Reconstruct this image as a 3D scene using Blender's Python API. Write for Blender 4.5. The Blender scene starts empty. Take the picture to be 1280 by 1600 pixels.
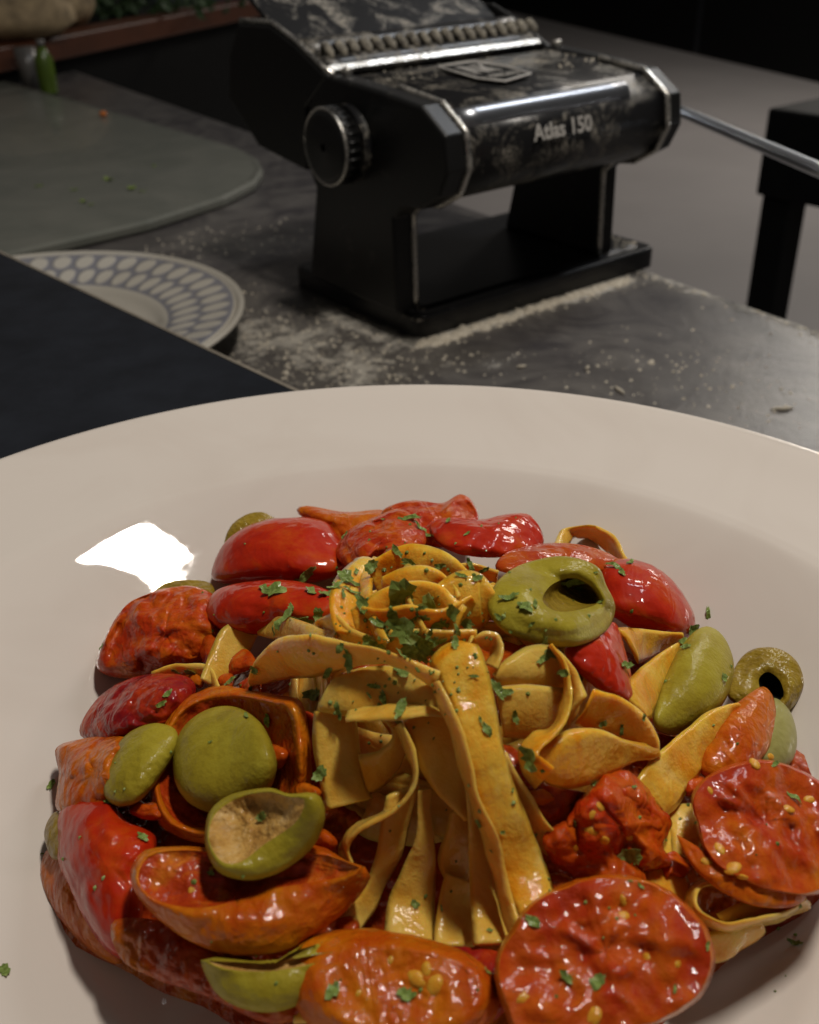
import bpy, math, random
import numpy as np
from mathutils import Vector, Matrix, noise
from mathutils.bvhtree import BVHTree
random.seed(7); np.random.seed(7)
S = 0.01                                   # everything below is written in centimetres
sc = bpy.context.scene
COL = sc.collection
# ------------------------------------------------------------------ camera
FP = 1600.0; TH = math.radians(31); RO = math.radians(1.5)
CAM = Vector((0, 0, 20.6))
FW = Vector((0, math.cos(TH), -math.sin(TH))); U0 = Vector((0, math.sin(TH), math.cos(TH))); R0 = Vector((1, 0, 0))
RT = math.cos(RO)*R0 - math.sin(RO)*U0; UP = math.sin(RO)*R0 + math.cos(RO)*U0
cd = bpy.data.cameras.new('camera'); cam = bpy.data.objects.new('camera', cd); COL.objects.link(cam)
cam.matrix_world = Matrix((( RT.x, UP.x, -FW.x, CAM.x*S), (RT.y, UP.y, -FW.y, CAM.y*S), (RT.z, UP.z, -FW.z, CAM.z*S), (0, 0, 0, 1)))
cd.sensor_fit = 'HORIZONTAL'; cd.sensor_width = 36; cd.lens = 36*FP/1280
cd.clip_start = 0.01; cd.clip_end = 100
cd.dof.use_dof = True; cd.dof.focus_distance = 0.215; cd.dof.aperture_fstop = 30
sc.camera = cam
def ray(x, y): return FW + RT*((x-640)/FP) - UP*((y-800)/FP)
def G(x, y, z=0.0):
    d = ray(x, y); return CAM + d*((z-CAM.z)/d.z)
def PD(x, y, t): return CAM + ray(x, y)*t
# ------------------------------------------------------------------ world, lamps, exposure
w = bpy.data.worlds.new('World'); sc.world = w; w.use_nodes = True
w.node_tree.nodes['Background'].inputs[0].default_value = (1.0, .93, .86, 1)
w.node_tree.nodes['Background'].inputs[1].default_value = .05
sc.view_settings.view_transform = 'Standard'; sc.view_settings.look = 'None'; sc.view_settings.exposure = 0
def area(name, loc, target, sx, sy, power, col=(1, .93, .84)):
    l = bpy.data.lights.new(name, 'AREA'); l.shape = 'RECTANGLE'; l.size = sx*S; l.size_y = sy*S; l.energy = power; l.color = col
    o = bpy.data.objects.new(name, l); COL.objects.link(o); loc = Vector(loc); o.location = loc*S
    o.rotation_euler = (Vector(target)-loc).to_track_quat('-Z', 'Y').to_euler(); return o
kl = area('ceiling_lamp', (19.8, 28, 90), (19.8, 28, 0), 7, 15.5, 5.2)          # strip lamp overhead; it mirrors in the plate's wall
kl.rotation_euler = (0, 0, math.atan2(.41, .91))
sl = area('machine_fill', (58, 102, 92), (58, 102, 0), 46, 12, 3.2, (.93, .96, 1)); sl.rotation_euler = (0, 0, math.radians(37.4))  # added unseen fill: gives the machine its highlight, lifts the background
area('floor_fill', (220, 420, 200), (200, 420, -75), 90, 90, 60)  # added unseen fill that brightens the far floor
# ------------------------------------------------------------------ helpers
def tag(o, label=None, cat=None, group=None, kind=None):
    if label: o['label'] = label
    if cat: o['category'] = cat
    if group: o['group'] = group
    if kind: o['kind'] = kind
    return o
def empty(name, loc):
    o = bpy.data.objects.new(name, None); o.empty_display_size = .01; COL.objects.link(o); o.location = Vector(loc)*S; return o
def mesh(name, vs, fs, mat, parent=None, smooth=True, attr=None):
    vs = np.array([tuple(v) for v in vs], float)
    org = np.array([vs[:, 0].mean(), vs[:, 1].mean(), vs[:, 2].min()])
    if parent is not None: org = np.array(parent.location)/S if parent.parent is None else np.array(parent.location + parent.parent.location)/S
    me = bpy.data.meshes.new(name); me.from_pydata(((vs-org)*S).tolist(), [], [tuple(f) for f in fs]); me.materials.append(mat)
    me.polygons.foreach_set('use_smooth', [smooth]*len(me.polygons)); me.update()
    if attr is not None:
        a = me.attributes.new('mask', 'FLOAT', 'POINT'); a.data.foreach_set('value', [float(q) for q in attr])
    o = bpy.data.objects.new(name, me); COL.objects.link(o)
    if parent is None: o.location = org*S
    else: o.parent = parent
    return o
def tube(pts, rad, n=10, caps=True):
    pts = [Vector(p) for p in pts]; vs = []; fs = []
    nrm = None
    for i, p in enumerate(pts):
        t = (pts[min(i+1, len(pts)-1)] - pts[max(i-1, 0)]).normalized()
        if nrm is None: nrm = t.orthogonal().normalized()
        nrm = (nrm - t*nrm.dot(t)).normalized(); b = t.cross(nrm)
        r = rad[i] if isinstance(rad, (list, tuple)) else rad
        for k in range(n):
            a = 2*math.pi*k/n; vs.append(p + nrm*math.cos(a)*r + b*math.sin(a)*r)
    for i in range(len(pts)-1):
        for k in range(n): fs.append((i*n+k, i*n+(k+1) % n, (i+1)*n+(k+1) % n, (i+1)*n+k))
    if caps: fs.append(tuple(range(n))[::-1]); fs.append(tuple(range((len(pts)-1)*n, len(pts)*n)))
    return vs, fs
def join(*parts):
    V = []; Fa = []
    for v, f in parts:
        o = len(V); V += list(v); Fa += [tuple(i+o for i in q) for q in f]
    return V, Fa
def prism(poly, frame, x0, x1, bev=0.0):
    """poly: list of (Y,Z) in a frame, extruded along X from x0 to x1, with bevelled ends"""
    n = len(poly); c = (sum(p[0] for p in poly)/n, sum(p[1] for p in poly)/n)
    def shrink(b):
        out = []
        for i in range(n):
            a = Vector(poly[i-1]); p = Vector(poly[i]); q = Vector(poly[(i+1) % n])
            e1 = (p-a).normalized(); e2 = (q-p).normalized()
            n1 = Vector((-e1.y, e1.x)); n2 = Vector((-e2.y, e2.x)); m = (n1+n2); m = m.normalized() if m.length > 1e-6 else n1
            out.append(p + m*b*sgn/max(.4, m.dot(n1)))
        return out
    area2 = sum(poly[i-1][0]*poly[i][1]-poly[i][0]*poly[i-1][1] for i in range(n)); sgn = 1 if area2 > 0 else -1
    secs = [(x0, bev), (x0+bev, 0), (x1-bev, 0), (x1, bev)] if bev else [(x0, 0), (x1, 0)]
    vs = []; fs = []
    for x, b in secs:
        for p in (shrink(b) if b else poly): vs.append(frame(x, p[0], p[1]))
    for s in range(len(secs)-1):
        for k in range(n): fs.append((s*n+k, s*n+(k+1) % n, (s+1)*n+(k+1) % n, (s+1)*n+k))
    fs.append(tuple(range(n))[::-1]); fs.append(tuple(range((len(secs)-1)*n, len(secs)*n)))
    return vs, fs
def cr(P, n, closed=False):
    """Catmull-Rom through rows of numbers"""
    P = np.array(P, float); out = []
    m = len(P); segs = m if closed else m-1
    for i in range(segs):
        if closed: a, b, c, d = P[(i-1) % m], P[i], P[(i+1) % m], P[(i+2) % m]
        else: a, b, c, d = P[max(i-1, 0)], P[i], P[i+1], P[min(i+2, m-1)]
        for k in range(n):
            t = k/n; out.append(.5*((2*b)+(c-a)*t+(2*a-5*b+4*c-d)*t*t+(3*b-a-3*c+d)*t**3))
    if not closed: out.append(P[-1])
    return np.array(out)
def rn(p, f, s=0.0): return noise.noise(Vector((p[0]*f+s, p[1]*f-s*1.7, p[2]*f+s*.6)))
# ------------------------------------------------------------------ materials
def mat(name): m = bpy.data.materials.new(name); m.use_nodes = True; nt = m.node_tree; return m, nt, nt.nodes['Principled BSDF']
def nd(nt, t, **kw):
    n = nt.nodes.new(t)
    for k, v in kw.items(): setattr(n, k, v)
    return n
def sset(n, **kw):
    for k, v in kw.items(): n.inputs[k.replace('_', ' ')].default_value = v
def coords(nt): return nd(nt, 'ShaderNodeTexCoord').outputs['Object']
def nz(nt, scale, detail=3, rough=.55, dist=0, vec=None):
    n = nd(nt, 'ShaderNodeTexNoise'); sset(n, Scale=scale, Detail=detail, Roughness=rough, Distortion=dist)
    nt.links.new(vec or coords(nt), n.inputs['Vector']); return n.outputs['Fac']
def ramp(nt, fac, stops, interp='LINEAR'):
    r = nd(nt, 'ShaderNodeValToRGB'); r.color_ramp.interpolation = interp; e = r.color_ramp.elements
    while len(e) < len(stops): e.new(.5)
    for i, (p, c) in enumerate(stops): e[i].position = p; e[i].color = (c[0], c[1], c[2], 1) if hasattr(c, '__len__') else (c, c, c, 1)
    nt.links.new(fac, r.inputs[0]); return r.outputs[0]
def mixc(nt, fac, a, b, mode='MIX'):
    m = nd(nt, 'ShaderNodeMix', data_type='RGBA', blend_type=mode)
    for s, v in ((m.inputs[0], fac), (m.inputs[6], a), (m.inputs[7], b)):
        if isinstance(v, bpy.types.NodeSocket): nt.links.new(v, s)
        elif hasattr(v, '__len__'): s.default_value = (v[0], v[1], v[2], 1)
        else: s.default_value = v
    return m.outputs[2]
def mth(nt, op, a, b=0.0, c=None):
    m = nd(nt, 'ShaderNodeMath', operation=op)
    for i, v in enumerate((a, b) if c is None else (a, b, c)):
        if isinstance(v, bpy.types.NodeSocket): nt.links.new(v, m.inputs[i])
        else: m.inputs[i].default_value = v
    return m.outputs[0]
def bump(nt, bs, h, strength, dist=.001, coat=True, prev=None):
    b = nd(nt, 'ShaderNodeBump'); b.inputs['Strength'].default_value = strength; b.inputs['Distance'].default_value = dist
    nt.links.new(h, b.inputs['Height'])
    if prev is not None: nt.links.new(prev, b.inputs['Normal'])
    nt.links.new(b.outputs[0], bs.inputs['Normal'])
    if coat: nt.links.new(b.outputs[0], bs.inputs['Coat Normal'])
    return b.outputs[0]
def food_mat(name, stops, scale, rough, sss, coat, bumps, radius=(1, .35, .15), sscale=.004, coatr=.08, wrinkle=0):
    m, nt, b = mat(name)
    fac = mth(nt, 'ADD', mth(nt, 'MULTIPLY', nz(nt, scale, 5, .65, .8), .8), mth(nt, 'MULTIPLY', nz(nt, scale*6, 4, .7, .4), .2))
    c = ramp(nt, mth(nt, 'ADD', mth(nt, 'MULTIPLY', mth(nt, 'SUBTRACT', fac, .5), 1.5), .5), stops); nt.links.new(c, b.inputs['Base Color'])
    sset(b, Specular_IOR_Level=.08, Roughness=rough, Subsurface_Weight=sss, Subsurface_Radius=radius, Subsurface_Scale=sscale, Coat_Weight=coat, Coat_Roughness=coatr, Coat_IOR=1.33)
    prev = None
    for sc_, st, ds in bumps: prev = bump(nt, b, nz(nt, sc_, 3, .6), st, ds, True, prev)
    if wrinkle:
        mp = nd(nt, 'ShaderNodeMapping'); mp.inputs['Scale'].default_value = (1, .35, 1.6); mp.inputs['Rotation'].default_value = (.4, .3, .7); nt.links.new(coords(nt), mp.inputs['Vector'])
        rg = mth(nt, 'POWER', mth(nt, 'SUBTRACT', 1.0, mth(nt, 'ABSOLUTE', mth(nt, 'MULTIPLY', mth(nt, 'SUBTRACT', nz(nt, 110, 2, .5, 1.2, mp.outputs[0]), .5), 5.0))), 2.0)
        bump(nt, b, rg, wrinkle*.8, .0011, True, prev)
    return m
M = {}
M['noodle'] = food_mat('pasta', [(.12, (.60, .17, .008)), (.33, (.66, .33, .03)), (.52, (.72, .44, .08)), (.85, (.80, .57, .18))], 30, .42, .4, .95, [(180, .14, .002), (600, .35, .0009)], coatr=.10)
M['noodle_oily'] = food_mat('oily_pasta', [(.15, (.64, .14, .004)), (.38, (.72, .28, .010)), (.55, (.76, .43, .05)), (.8, (.82, .60, .22))], 40, .42, .4, 1.0, [(180, .16, .002), (600, .4, .0009)], coatr=.06)
M['tomato'] = food_mat('tomato_skin', [(.2, (.24, .008, .002)), (.40, (.40, .028, .002)), (.58, (.50, .09, .003)), (.82, (.60, .22, .010))], 55, .5, .12, .75, [(130, .35, .004), (420, .3, .0015)], coatr=.05, wrinkle=.28)
M['tomato_smooth'] = food_mat('taut_tomato_skin', [(.15, (.26, .005, .002)), (.45, (.42, .018, .002)), (.68, (.50, .07, .003)), (.88, (.60, .22, .01))], 38, .5, .12, .8, [(70, .2, .005), (380, .10, .001)], coatr=.03, wrinkle=.1)
M['tomato_orange'] = food_mat('orange_tomato_skin', [(.15, (.30, .016, .002)), (.38, (.44, .07, .002)), (.6, (.52, .14, .003)), (.85, (.60, .27, .012))], 50, .5, .12, .75, [(130, .35, .004), (420, .25, .0015)], coatr=.05, wrinkle=.25)
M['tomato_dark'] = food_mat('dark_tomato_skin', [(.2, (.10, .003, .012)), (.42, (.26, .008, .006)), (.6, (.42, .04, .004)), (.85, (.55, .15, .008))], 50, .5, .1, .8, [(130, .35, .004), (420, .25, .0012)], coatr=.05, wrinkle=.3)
M['tomato_pulp'] = food_mat('tomato_pulp', [(.2, (.22, .008, .002)), (.40, (.36, .028, .002)), (.58, (.47, .085, .003)), (.84, (.58, .24, .012))], 34, .5, .12, .85, [(70, .3, .006), (260, .3, .002)], coatr=.05)
M['flesh_dark'] = food_mat('tomato_cavity', [(.25, (.24, .010, .003)), (.5, (.42, .045, .004)), (.75, (.60, .18, .012))], 70, .5, .12, .9, [(110, .6, .006), (300, .3, .002)], coatr=.05)
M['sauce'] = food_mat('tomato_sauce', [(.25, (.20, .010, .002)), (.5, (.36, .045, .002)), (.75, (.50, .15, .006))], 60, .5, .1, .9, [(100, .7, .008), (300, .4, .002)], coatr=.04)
M['olive'] = food_mat('olive_skin', [(.2, (.20, .145, .010)), (.45, (.30, .235, .018)), (.65, (.36, .30, .03)), (.88, (.43, .37, .07))], 45, .5, .1, .45, [(300, .2, .0015), (1200, .2, .0005)], (.6, .6, .1), coatr=.14)
M['olive_brown'] = food_mat('brown_olive_skin', [(.2, (.15, .085, .008)), (.5, (.26, .17, .014)), (.8, (.38, .29, .04))], 60, .5, .1, .6, [(200, .5, .003), (900, .3, .0006)], (.6, .6, .1), coatr=.08)
M['olive_flesh'] = food_mat('olive_flesh', [(.25, (.30, .13, .025)), (.5, (.52, .30, .08)), (.8, (.68, .48, .22))], 130, .4, .12, .6, [(260, .6, .003), (900, .4, .001)], (.6, .5, .2))
M['olive_pale'] = food_mat('pale_olive_skin', [(.25, (.24, .22, .06)), (.8, (.36, .33, .12))], 50, .4, .1, .4, [(500, .15, .001)], (.6, .7, .2))
M['seed'] = food_mat('tomato_seed', [(.3, (.60, .22, .012)), (.8, (.70, .38, .04))], 300, .5, .2, .9, [(500, .2, .001)])
M['parsley'] = food_mat('parsley', [(.3, (.08, .11, .02)), (.5, (.19, .26, .06)), (.75, (.36, .44, .18))], 160, .5, .0, .25, [(700, .25, .0003)])
M['crumb'] = food_mat('chilli_crumb', [(.3, (.6, .12, .02)), (.8, (.85, .35, .1))], 400, .3, .1, .8, [(900, .4, .001)])
# glazed plate
m, nt, b = mat('white_glaze'); M['glaze'] = m
c = mixc(nt, ramp(nt, nz(nt, 22, 3, .6, 1.0), [(.45, 0), (.75, 1)]), (.67, .605, .54), (.63, .56, .495)); nt.links.new(c, b.inputs['Base Color'])
sm = nz(nt, 55, 5, .7, 2.0); r = ramp(nt, sm, [(.50, .01), (.68, .06)]); nt.links.new(r, b.inputs['Coat Roughness'])
sset(b, Roughness=.6, Specular_IOR_Level=.2, Coat_Weight=1.0, Coat_IOR=1.5); bump(nt, b, nz(nt, 45, 3), .03, .001)
# black satin plastic / lacquer with flour dust
def dusty(name, base, rough, thr=(.60, .72), scale=70, dust=(.42, .38, .31), amount=.9, metallic=0.0, attr=False):
    m, nt, b = mat(name)
    d = ramp(nt, nz(nt, scale, 7, .72, .8), [(thr[0], 0), (thr[1], 1)])
    d2 = ramp(nt, nz(nt, scale*11, 6, .8), [(.42, .0), (.60, 1)])
    f = mth(nt, 'MULTIPLY', mth(nt, 'MULTIPLY', d, d2), amount)
    nt.links.new(mixc(nt, f, base, dust), b.inputs['Base Color'])
    nt.links.new(mth(nt, 'ADD', mth(nt, 'MULTIPLY', f, .6), rough), b.inputs['Roughness'])
    if metallic: nt.links.new(mth(nt, 'SUBTRACT', metallic, mth(nt, 'MULTIPLY', f, metallic)), b.inputs['Metallic'])
    bump(nt, b, f, .2, .0006, False); return m
M['black'] = dusty('black_lacquer', (.010, .010, .011), .3, (.50, .63), 45)
M['black_clean'] = dusty('clean_black_plastic', (.006, .006, .006), .42, (.60, .8), 60, amount=.5)
M['black_base'] = dusty('black_base_plastic', (.008, .008, .009), .35, (.62, .8), 90, amount=.6)
M['chrome'] = dusty('dusty_chrome', (.62, .60, .56), .22, (.42, .7), 130, (.40, .35, .27), .85, 1.0)
M['steel'] = dusty('polished_steel', (.85, .88, .93), .34, (.7, .9), 60, amount=.2, metallic=1.0)
M['strip'] = dusty('highlight_metal', (.42, .44, .48), .33, (.62, .8), 60, amount=.3, metallic=1.0)  # pale metal for the highlight built onto the roller cover
M['floury'] = food_mat('floury_metal', [(.3, (.06, .055, .05)), (.7, (.34, .31, .25))], 200, .8, 0, 0, [(700, .6, .001)])
M['flour'] = food_mat('flour', [(.3, (.42, .37, .29)), (.8, (.62, .57, .48))], 300, .9, 0, 0, [(700, .6, .001)])
def plain(name, col, rough=.5, scale=30, var=.25, bmp=.1, spec=.5):
    m, nt, b = mat(name); a = tuple(x*(1-var) for x in col); c = tuple(min(1, x*(1+var)) for x in col)
    nt.links.new(ramp(nt, nz(nt, scale, 5, .65), [(.3, a), (.7, c)]), b.inputs['Base Color']); sset(b, Roughness=rough, Specular_IOR_Level=spec)
    bump(nt, b, nz(nt, scale*12, 3), bmp, .0005, False); return m
M['print'] = plain('silver_print', (.46, .44, .41), .5, 400)
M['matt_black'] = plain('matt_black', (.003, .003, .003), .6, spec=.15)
M['slab'] = plain('black_board', (.012, .014, .019), .35, 40, .3, .05, .35)
M['slab_highlight'] = plain('board_highlight', (.22, .19, .15), .6)  # beige tone of the highlight painted along the board's edge
M['floor'] = plain('grey_floor', (.265, .248, .245), .5, 1.2, .08, .03)
M['wood'] = plain('brown_wood', (.085, .024, .008), .45, 8, .3)
M['board'] = None
# ------------------------------------------------------------------ setting
# grey floor far below and the work table
mesh('floor', [(-1500, -300, -75), (1500, -300, -75), (1500, 2500, -75), (-1500, 2500, -75)], [(0, 1, 2, 3)], M['floor'], smooth=False)['kind'] = 'structure'
A0 = G(655, 532, 0)
PHI = math.radians(37.4); XA = Vector((math.cos(PHI), math.sin(PHI), 0)); YA = Vector((-XA.y, XA.x, 0)); ZA = Vector((0, 0, 1))
def MF(x, y, z): return A0 + XA*x + YA*y + ZA*z
E0 = Vector((22.6, 51.6, 0)); E1 = Vector((-58, 178.5, 0)); ED = (E1-E0).normalized(); EN = Vector((ED.y, -ED.x, 0))   # table edge, outward normal
def seg(p, a, b):
    ab = b-a; t = max(0, min(1, (p-a).dot(ab)/ab.length_squared)); return (p-a-ab*t).length
def flour_density(p):
    d = 0.0
    q = p - A0; X = q.dot(XA); Y = q.dot(YA)
    d = max(d, 1.25*math.exp(-(seg(p, MF(-.3, -.4, 0), MF(16, -.5, 0))/1.3)**2))
    d = max(d, .95*math.exp(-(seg(p, MF(-.6, 0, 0), MF(-1.5, 8, 0))/2.2)**2))
    d = max(d, 1.05*math.exp(-(seg(p, G(430, 520), G(560, 580))/5.0)**2))
    d = max(d, .80*math.exp(-(seg(p, G(340, 470), G(420, 560))/4)**2))
    d = max(d, .85*math.exp(-(seg(p, G(560, 575), G(760, 560))/2.6)**2))
    d = max(d, .95*math.exp(-(seg(p, E0+ED*-8, E0+ED*15)/1.5)**2))
    d = max(d, .55*math.exp(-(seg(p, G(230, 385), G(420, 370))/5)**2))
    d = max(d, .52*math.exp(-(seg(p, G(1000, 590), G(1260, 640))/6)**2))
    return d
nx, ny = 240, 260; vs = []; fs = []; at = []
ulen = 190.0
for j in range(ny+1):
    u = -62 + ulen*(j/ny)**1.5 if False else -62 + 220*(j/ny)
    for i in range(nx+1):
        vv = 75*(i/nx)**1.0
        p = E0 + ED*u - EN*vv; vs.append(p); at.append(flour_density(p))
for j in range(ny):
    for i in range(nx): a = j*(nx+1)+i; fs.append((a, a+nx+1, a+nx+2, a+1))
nb = len(vs)                                            # rounded front edge down to the underside
edge_rows = [(.25, -.12), (.35, -.4), (.35, -3.0), (-2, -3.2)]
for k, (o, z) in enumerate(edge_rows):
    for j in range(ny+1):
        u = -62 + 220*(j/ny); p = E0+ED*u+EN*o; vs.append(Vector((p.x, p.y, z))); at.append(.5 if k < 2 else 0)
for j in range(ny):
    fs.append((j*(nx+1), nb+j, nb+j+1, (j+1)*(nx+1)))
    for k in range(3): a = nb+k*(ny+1)+j; fs.append((a, a+ny+1, a+ny+2, a+1))
m, nt, b = mat('slate_worktop'); M['slate'] = m
an = nd(nt, 'ShaderNodeAttribute', attribute_name='mask').outputs['Fac']
n1 = nz(nt, 38, 8, .72, 1.2); n2 = nz(nt, 240, 5, .7, .5); n3 = nz(nt, 16, 7, .65, 2.5); n4 = nz(nt, 26, 8, .7, 3.0)
n5 = nz(nt, 9, 4, .6, 5.0)
cov = mth(nt, 'ADD', mth(nt, 'ADD', mth(nt, 'MULTIPLY', n4, .45), mth(nt, 'MULTIPLY', n5, .30)), mth(nt, 'MULTIPLY', n2, .25))
cov = mth(nt, 'ADD', mth(nt, 'MULTIPLY', mth(nt, 'SUBTRACT', cov, .5), 2.0), .46)
v = mth(nt, 'SUBTRACT', mth(nt, 'MULTIPLY', an, .62), mth(nt, 'SUBTRACT', 1.0, cov))
f1 = ramp(nt, mth(nt, 'ADD', v, .5), [(.46, 0), (.56, .35), (.78, 1)])
film = mth(nt, 'MULTIPLY', ramp(nt, n3, [(.38, 0), (.7, 1)]), .5)
base = mixc(nt, film, (.040, .036, .038), (.20, .185, .165))
base = mixc(nt, mth(nt, 'MULTIPLY', ramp(nt, an, [(.1, 0), (.8, 1)]), .30), base, (.16, .145, .12))
nt.links.new(mixc(nt, f1, base, (.60, .56, .48)), b.inputs['Base Color'])
nt.links.new(mth(nt, 'ADD', mth(nt, 'MULTIPLY', f1, .5), .34), b.inputs['Roughness'])
bump(nt, b, mth(nt, 'ADD', f1, mth(nt, 'MULTIPLY', n2, .2)), .5, .002, False)
tb = mesh('slate_worktop', vs, fs, m, attr=at); tag(tb, 'dark slate worktop dusted with flour under the pasta machine', 'worktop')
# loose flour crumbs: tiny lumps on the worktop
vs = []; fs = []
def lump(p, r, vs, fs):
    o = len(vs); k = 6
    for a in range(k): rr = r*random.uniform(.7, 1.3); vs.append((p.x+rr*math.cos(a*2*math.pi/k), p.y+rr*math.sin(a*2*math.pi/k), p.z+.004))
    for a in range(k): rr = r*random.uniform(.4, .7); vs.append((p.x+rr*math.cos(a*2*math.pi/k+.3), p.y+rr*math.sin(a*2*math.pi/k+.3), p.z+r*random.uniform(.45, .8)))
    for a in range(k): fs.append((o+a, o+(a+1) % k, o+k+(a+1) % k, o+k+a))
    fs.append(tuple(range(o+k, o+2*k)))
cnt = 0
while cnt < 1500:
    p = Vector((random.uniform(-18, 34), random.uniform(36, 78), 0))
    if (p-E0).dot(EN) > -.1: continue
    d = flour_density(p)
    if random.random() < d**1.8+.004: lump(p, random.choice((.03, .04, .05, .07, .1)) * (1 if random.random() < .97 else 2), vs, fs); cnt += 1
    elif random.random() < .002: lump(p, .07, vs, fs)
for i in range(170):                                     # the ridge pushed up against the base
    t = random.random(); lump(MF(-.5+16.5*t, -.35-abs(random.gauss(0, .35)), 0), random.uniform(.12, .34), vs, fs)
tag(mesh('flour', vs, fs, M['flour']), 'pale flour scattered over the worktop round the pasta machine', 'flour', kind='stuff')
# ------------------------------------------------------------------ raised black board that carries the pasta plate
ZS = 4.25
s0 = G(460, 611, ZS); s1 = G(6, 398, ZS); sd = (s1-s0).normalized(); sn = Vector((sd.y, -sd.x, 0))
bo = empty('serving_board', (s0.x, s0.y, 3.35)); tag(bo, 'thin black board under the pasta plate, its highlighted edge cutting off the blue plate', 'board')
q = [s0-sd*48, s1+sd*40, s1+sd*40-sn*75, s0-sd*48-sn*75]
def slabmesh(q, z0, z1, bev):
    vs = []
    for z, o in ((z0, 0), (z1-bev, 0), (z1, bev)):
        c = sum((Vector(x) for x in q), Vector())/4
        for x in q: d = (c-x).normalized(); p = Vector(x)+d*o*1.4; vs.append((p.x, p.y, z))
    fs = [(3, 2, 1, 0), (8, 9, 10, 11)]
    for k in range(2):
        for i in range(4): fs.append((k*4+i, k*4+(i+1) % 4, k*4+4+(i+1) % 4, k*4+4+i))
    return vs, fs
v_, f_ = slabmesh(q, 3.45, ZS, .04); mesh('board_top', v_, f_, M['slab'], bo, False)
ev = [s0-sd*48+sn*.02, s1+sd*40+sn*.02]; e2 = [x+sn*.16 for x in ev]
mesh('edge_highlight', [(ev[0].x, ev[0].y, 3.45), (ev[1].x, ev[1].y, 3.45), (e2[1].x, e2[1].y, 3.45), (e2[0].x, e2[0].y, 3.45), (ev[0].x, ev[0].y, ZS+.01), (ev[1].x, ev[1].y, ZS+.01), (e2[1].x, e2[1].y, ZS+.01), (e2[0].x, e2[0].y, ZS+.01)],
     [(0, 3, 2, 1), (4, 5, 6, 7), (0, 1, 5, 4), (1, 2, 6, 5), (2, 3, 7, 6), (3, 0, 4, 7)], M['slab_highlight'], bo, False)  # pale bar standing in for the thin highlight on the far edge
for a, c in ((-30, -30), (-12, -4), (30, -60)):
    p = s0 + sd*a*-1*(-1 if a > 0 else -1) + sn*c if False else s0 - sd*(abs(a)*.6) - sn*abs(c)
    mesh('foot', *tube([(p.x, p.y, 0.01), (p.x, p.y, 3.44)], 1.6, 16), M['matt_black'], bo)
# ------------------------------------------------------------------ white pasta plate
PC = Vector((-.5, 13.3, 0)); RZ = 8.1
prof = cr([(0, -3.6), (3, -3.6), (5.6, -3.58), (6.9, -3.42), (8.0, -3.0), (9.2, -2.28), (10.4, -1.50), (11.3, -.96), (11.65, -.82), (12.0, -.74), (13.4, -.42), (14.4, -.12), (14.75, -.02)], 5)
def plate_z(r):
    return RZ + float(np.interp(r, prof[:, 0], prof[:, 1]))
def lathe(profile, c, n=192, closed=True):
    vs = []; fs = []; m = len(profile)
    for k in range(n):
        a = 2*math.pi*k/n
        for r, z in profile: vs.append((c[0]+r*math.cos(a), c[1]+r*math.sin(a), z))
    for k in range(n):
        for i in range(m-1): fs.append((k*m+i, ((k+1) % n)*m+i, ((k+1) % n)*m+i+1, k*m+i+1))
    return vs, fs
pl = [(max(r, .001), RZ+z) for r, z in prof]
pl += [(14.86, RZ+.02), (14.92, RZ-.03), (14.92, RZ-.13), (14.8, RZ-.22)]
pl += [(r, RZ+z-.36) for r, z in prof[::-1] if 6.6 < r < 14.6] + [(6.5, ZS+.03), (6.0, ZS+.01), (5.9, ZS+.12), (.001, ZS+.12)]
plate = mesh('pasta_plate', *lathe(pl, PC), M['glaze']); tag(plate, 'wide white rimmed pasta plate in the foreground, heaped with fettuccine', 'plate')
# ------------------------------------------------------------------ the heap of food as a height field, used only to find depths
NC = Vector((.7, 15.7, 0)); RC = Vector((.35, 15.2, 0))
def mound(x, y):
    z = plate_z(math.hypot(x-PC.x, y-PC.y))
    r = math.hypot(x-NC.x, y-NC.y)/4.7
    zn = 4.5 + 5.1*(1-r**2.4)**.6 if r < 1 else 0
    dx, dy = x-RC.x, y-RC.y; r = math.hypot(dx, dy); u = (r-5.4)/2.3
    back = max(0, dy/6)
    zr = 4.5 + (1.7+1.3*back)*math.sqrt(1-u*u) if abs(u) < 1 else 0
    if r < 5.4: zr = 4.5+1.7+1.3*back
    return max(z, zn, zr)
def hit_depth(px, py):
    d = ray(px, py); t = 8.0; prev = t
    while t < 45:
        p = CAM + d*t
        if p.z < mound(p.x, p.y):
            lo, hi = prev, t
            for _ in range(8):
                mid = (lo+hi)/2; p = CAM+d*mid
                if p.z < mound(p.x, p.y): hi = mid
                else: lo = mid
            return hi
        prev = t; t += .35
    return t
GX = np.arange(-60, 1400, 20); GY = np.arange(740, 1720, 20)
DM = np.array([[hit_depth(x, y) for x in GX] for y in GY])
for _ in range(5):
    P_ = np.pad(DM, 1, mode='edge'); DM = (P_[:-2, 1:-1]+P_[2:, 1:-1]+P_[1:-1, :-2]+P_[1:-1, 2:]+2*DM)/6
def D(x, y):
    fx = min(max((x-GX[0])/20, 0), len(GX)-1.001); fy = min(max((y-GY[0])/20, 0), len(GY)-1.001)
    i, j = int(fx), int(fy); a, b = fx-i, fy-j
    return (DM[j, i]*(1-a)+DM[j, i+1]*a)*(1-b)+(DM[j+1, i]*(1-a)+DM[j+1, i+1]*a)*b
FOOD = []
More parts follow.
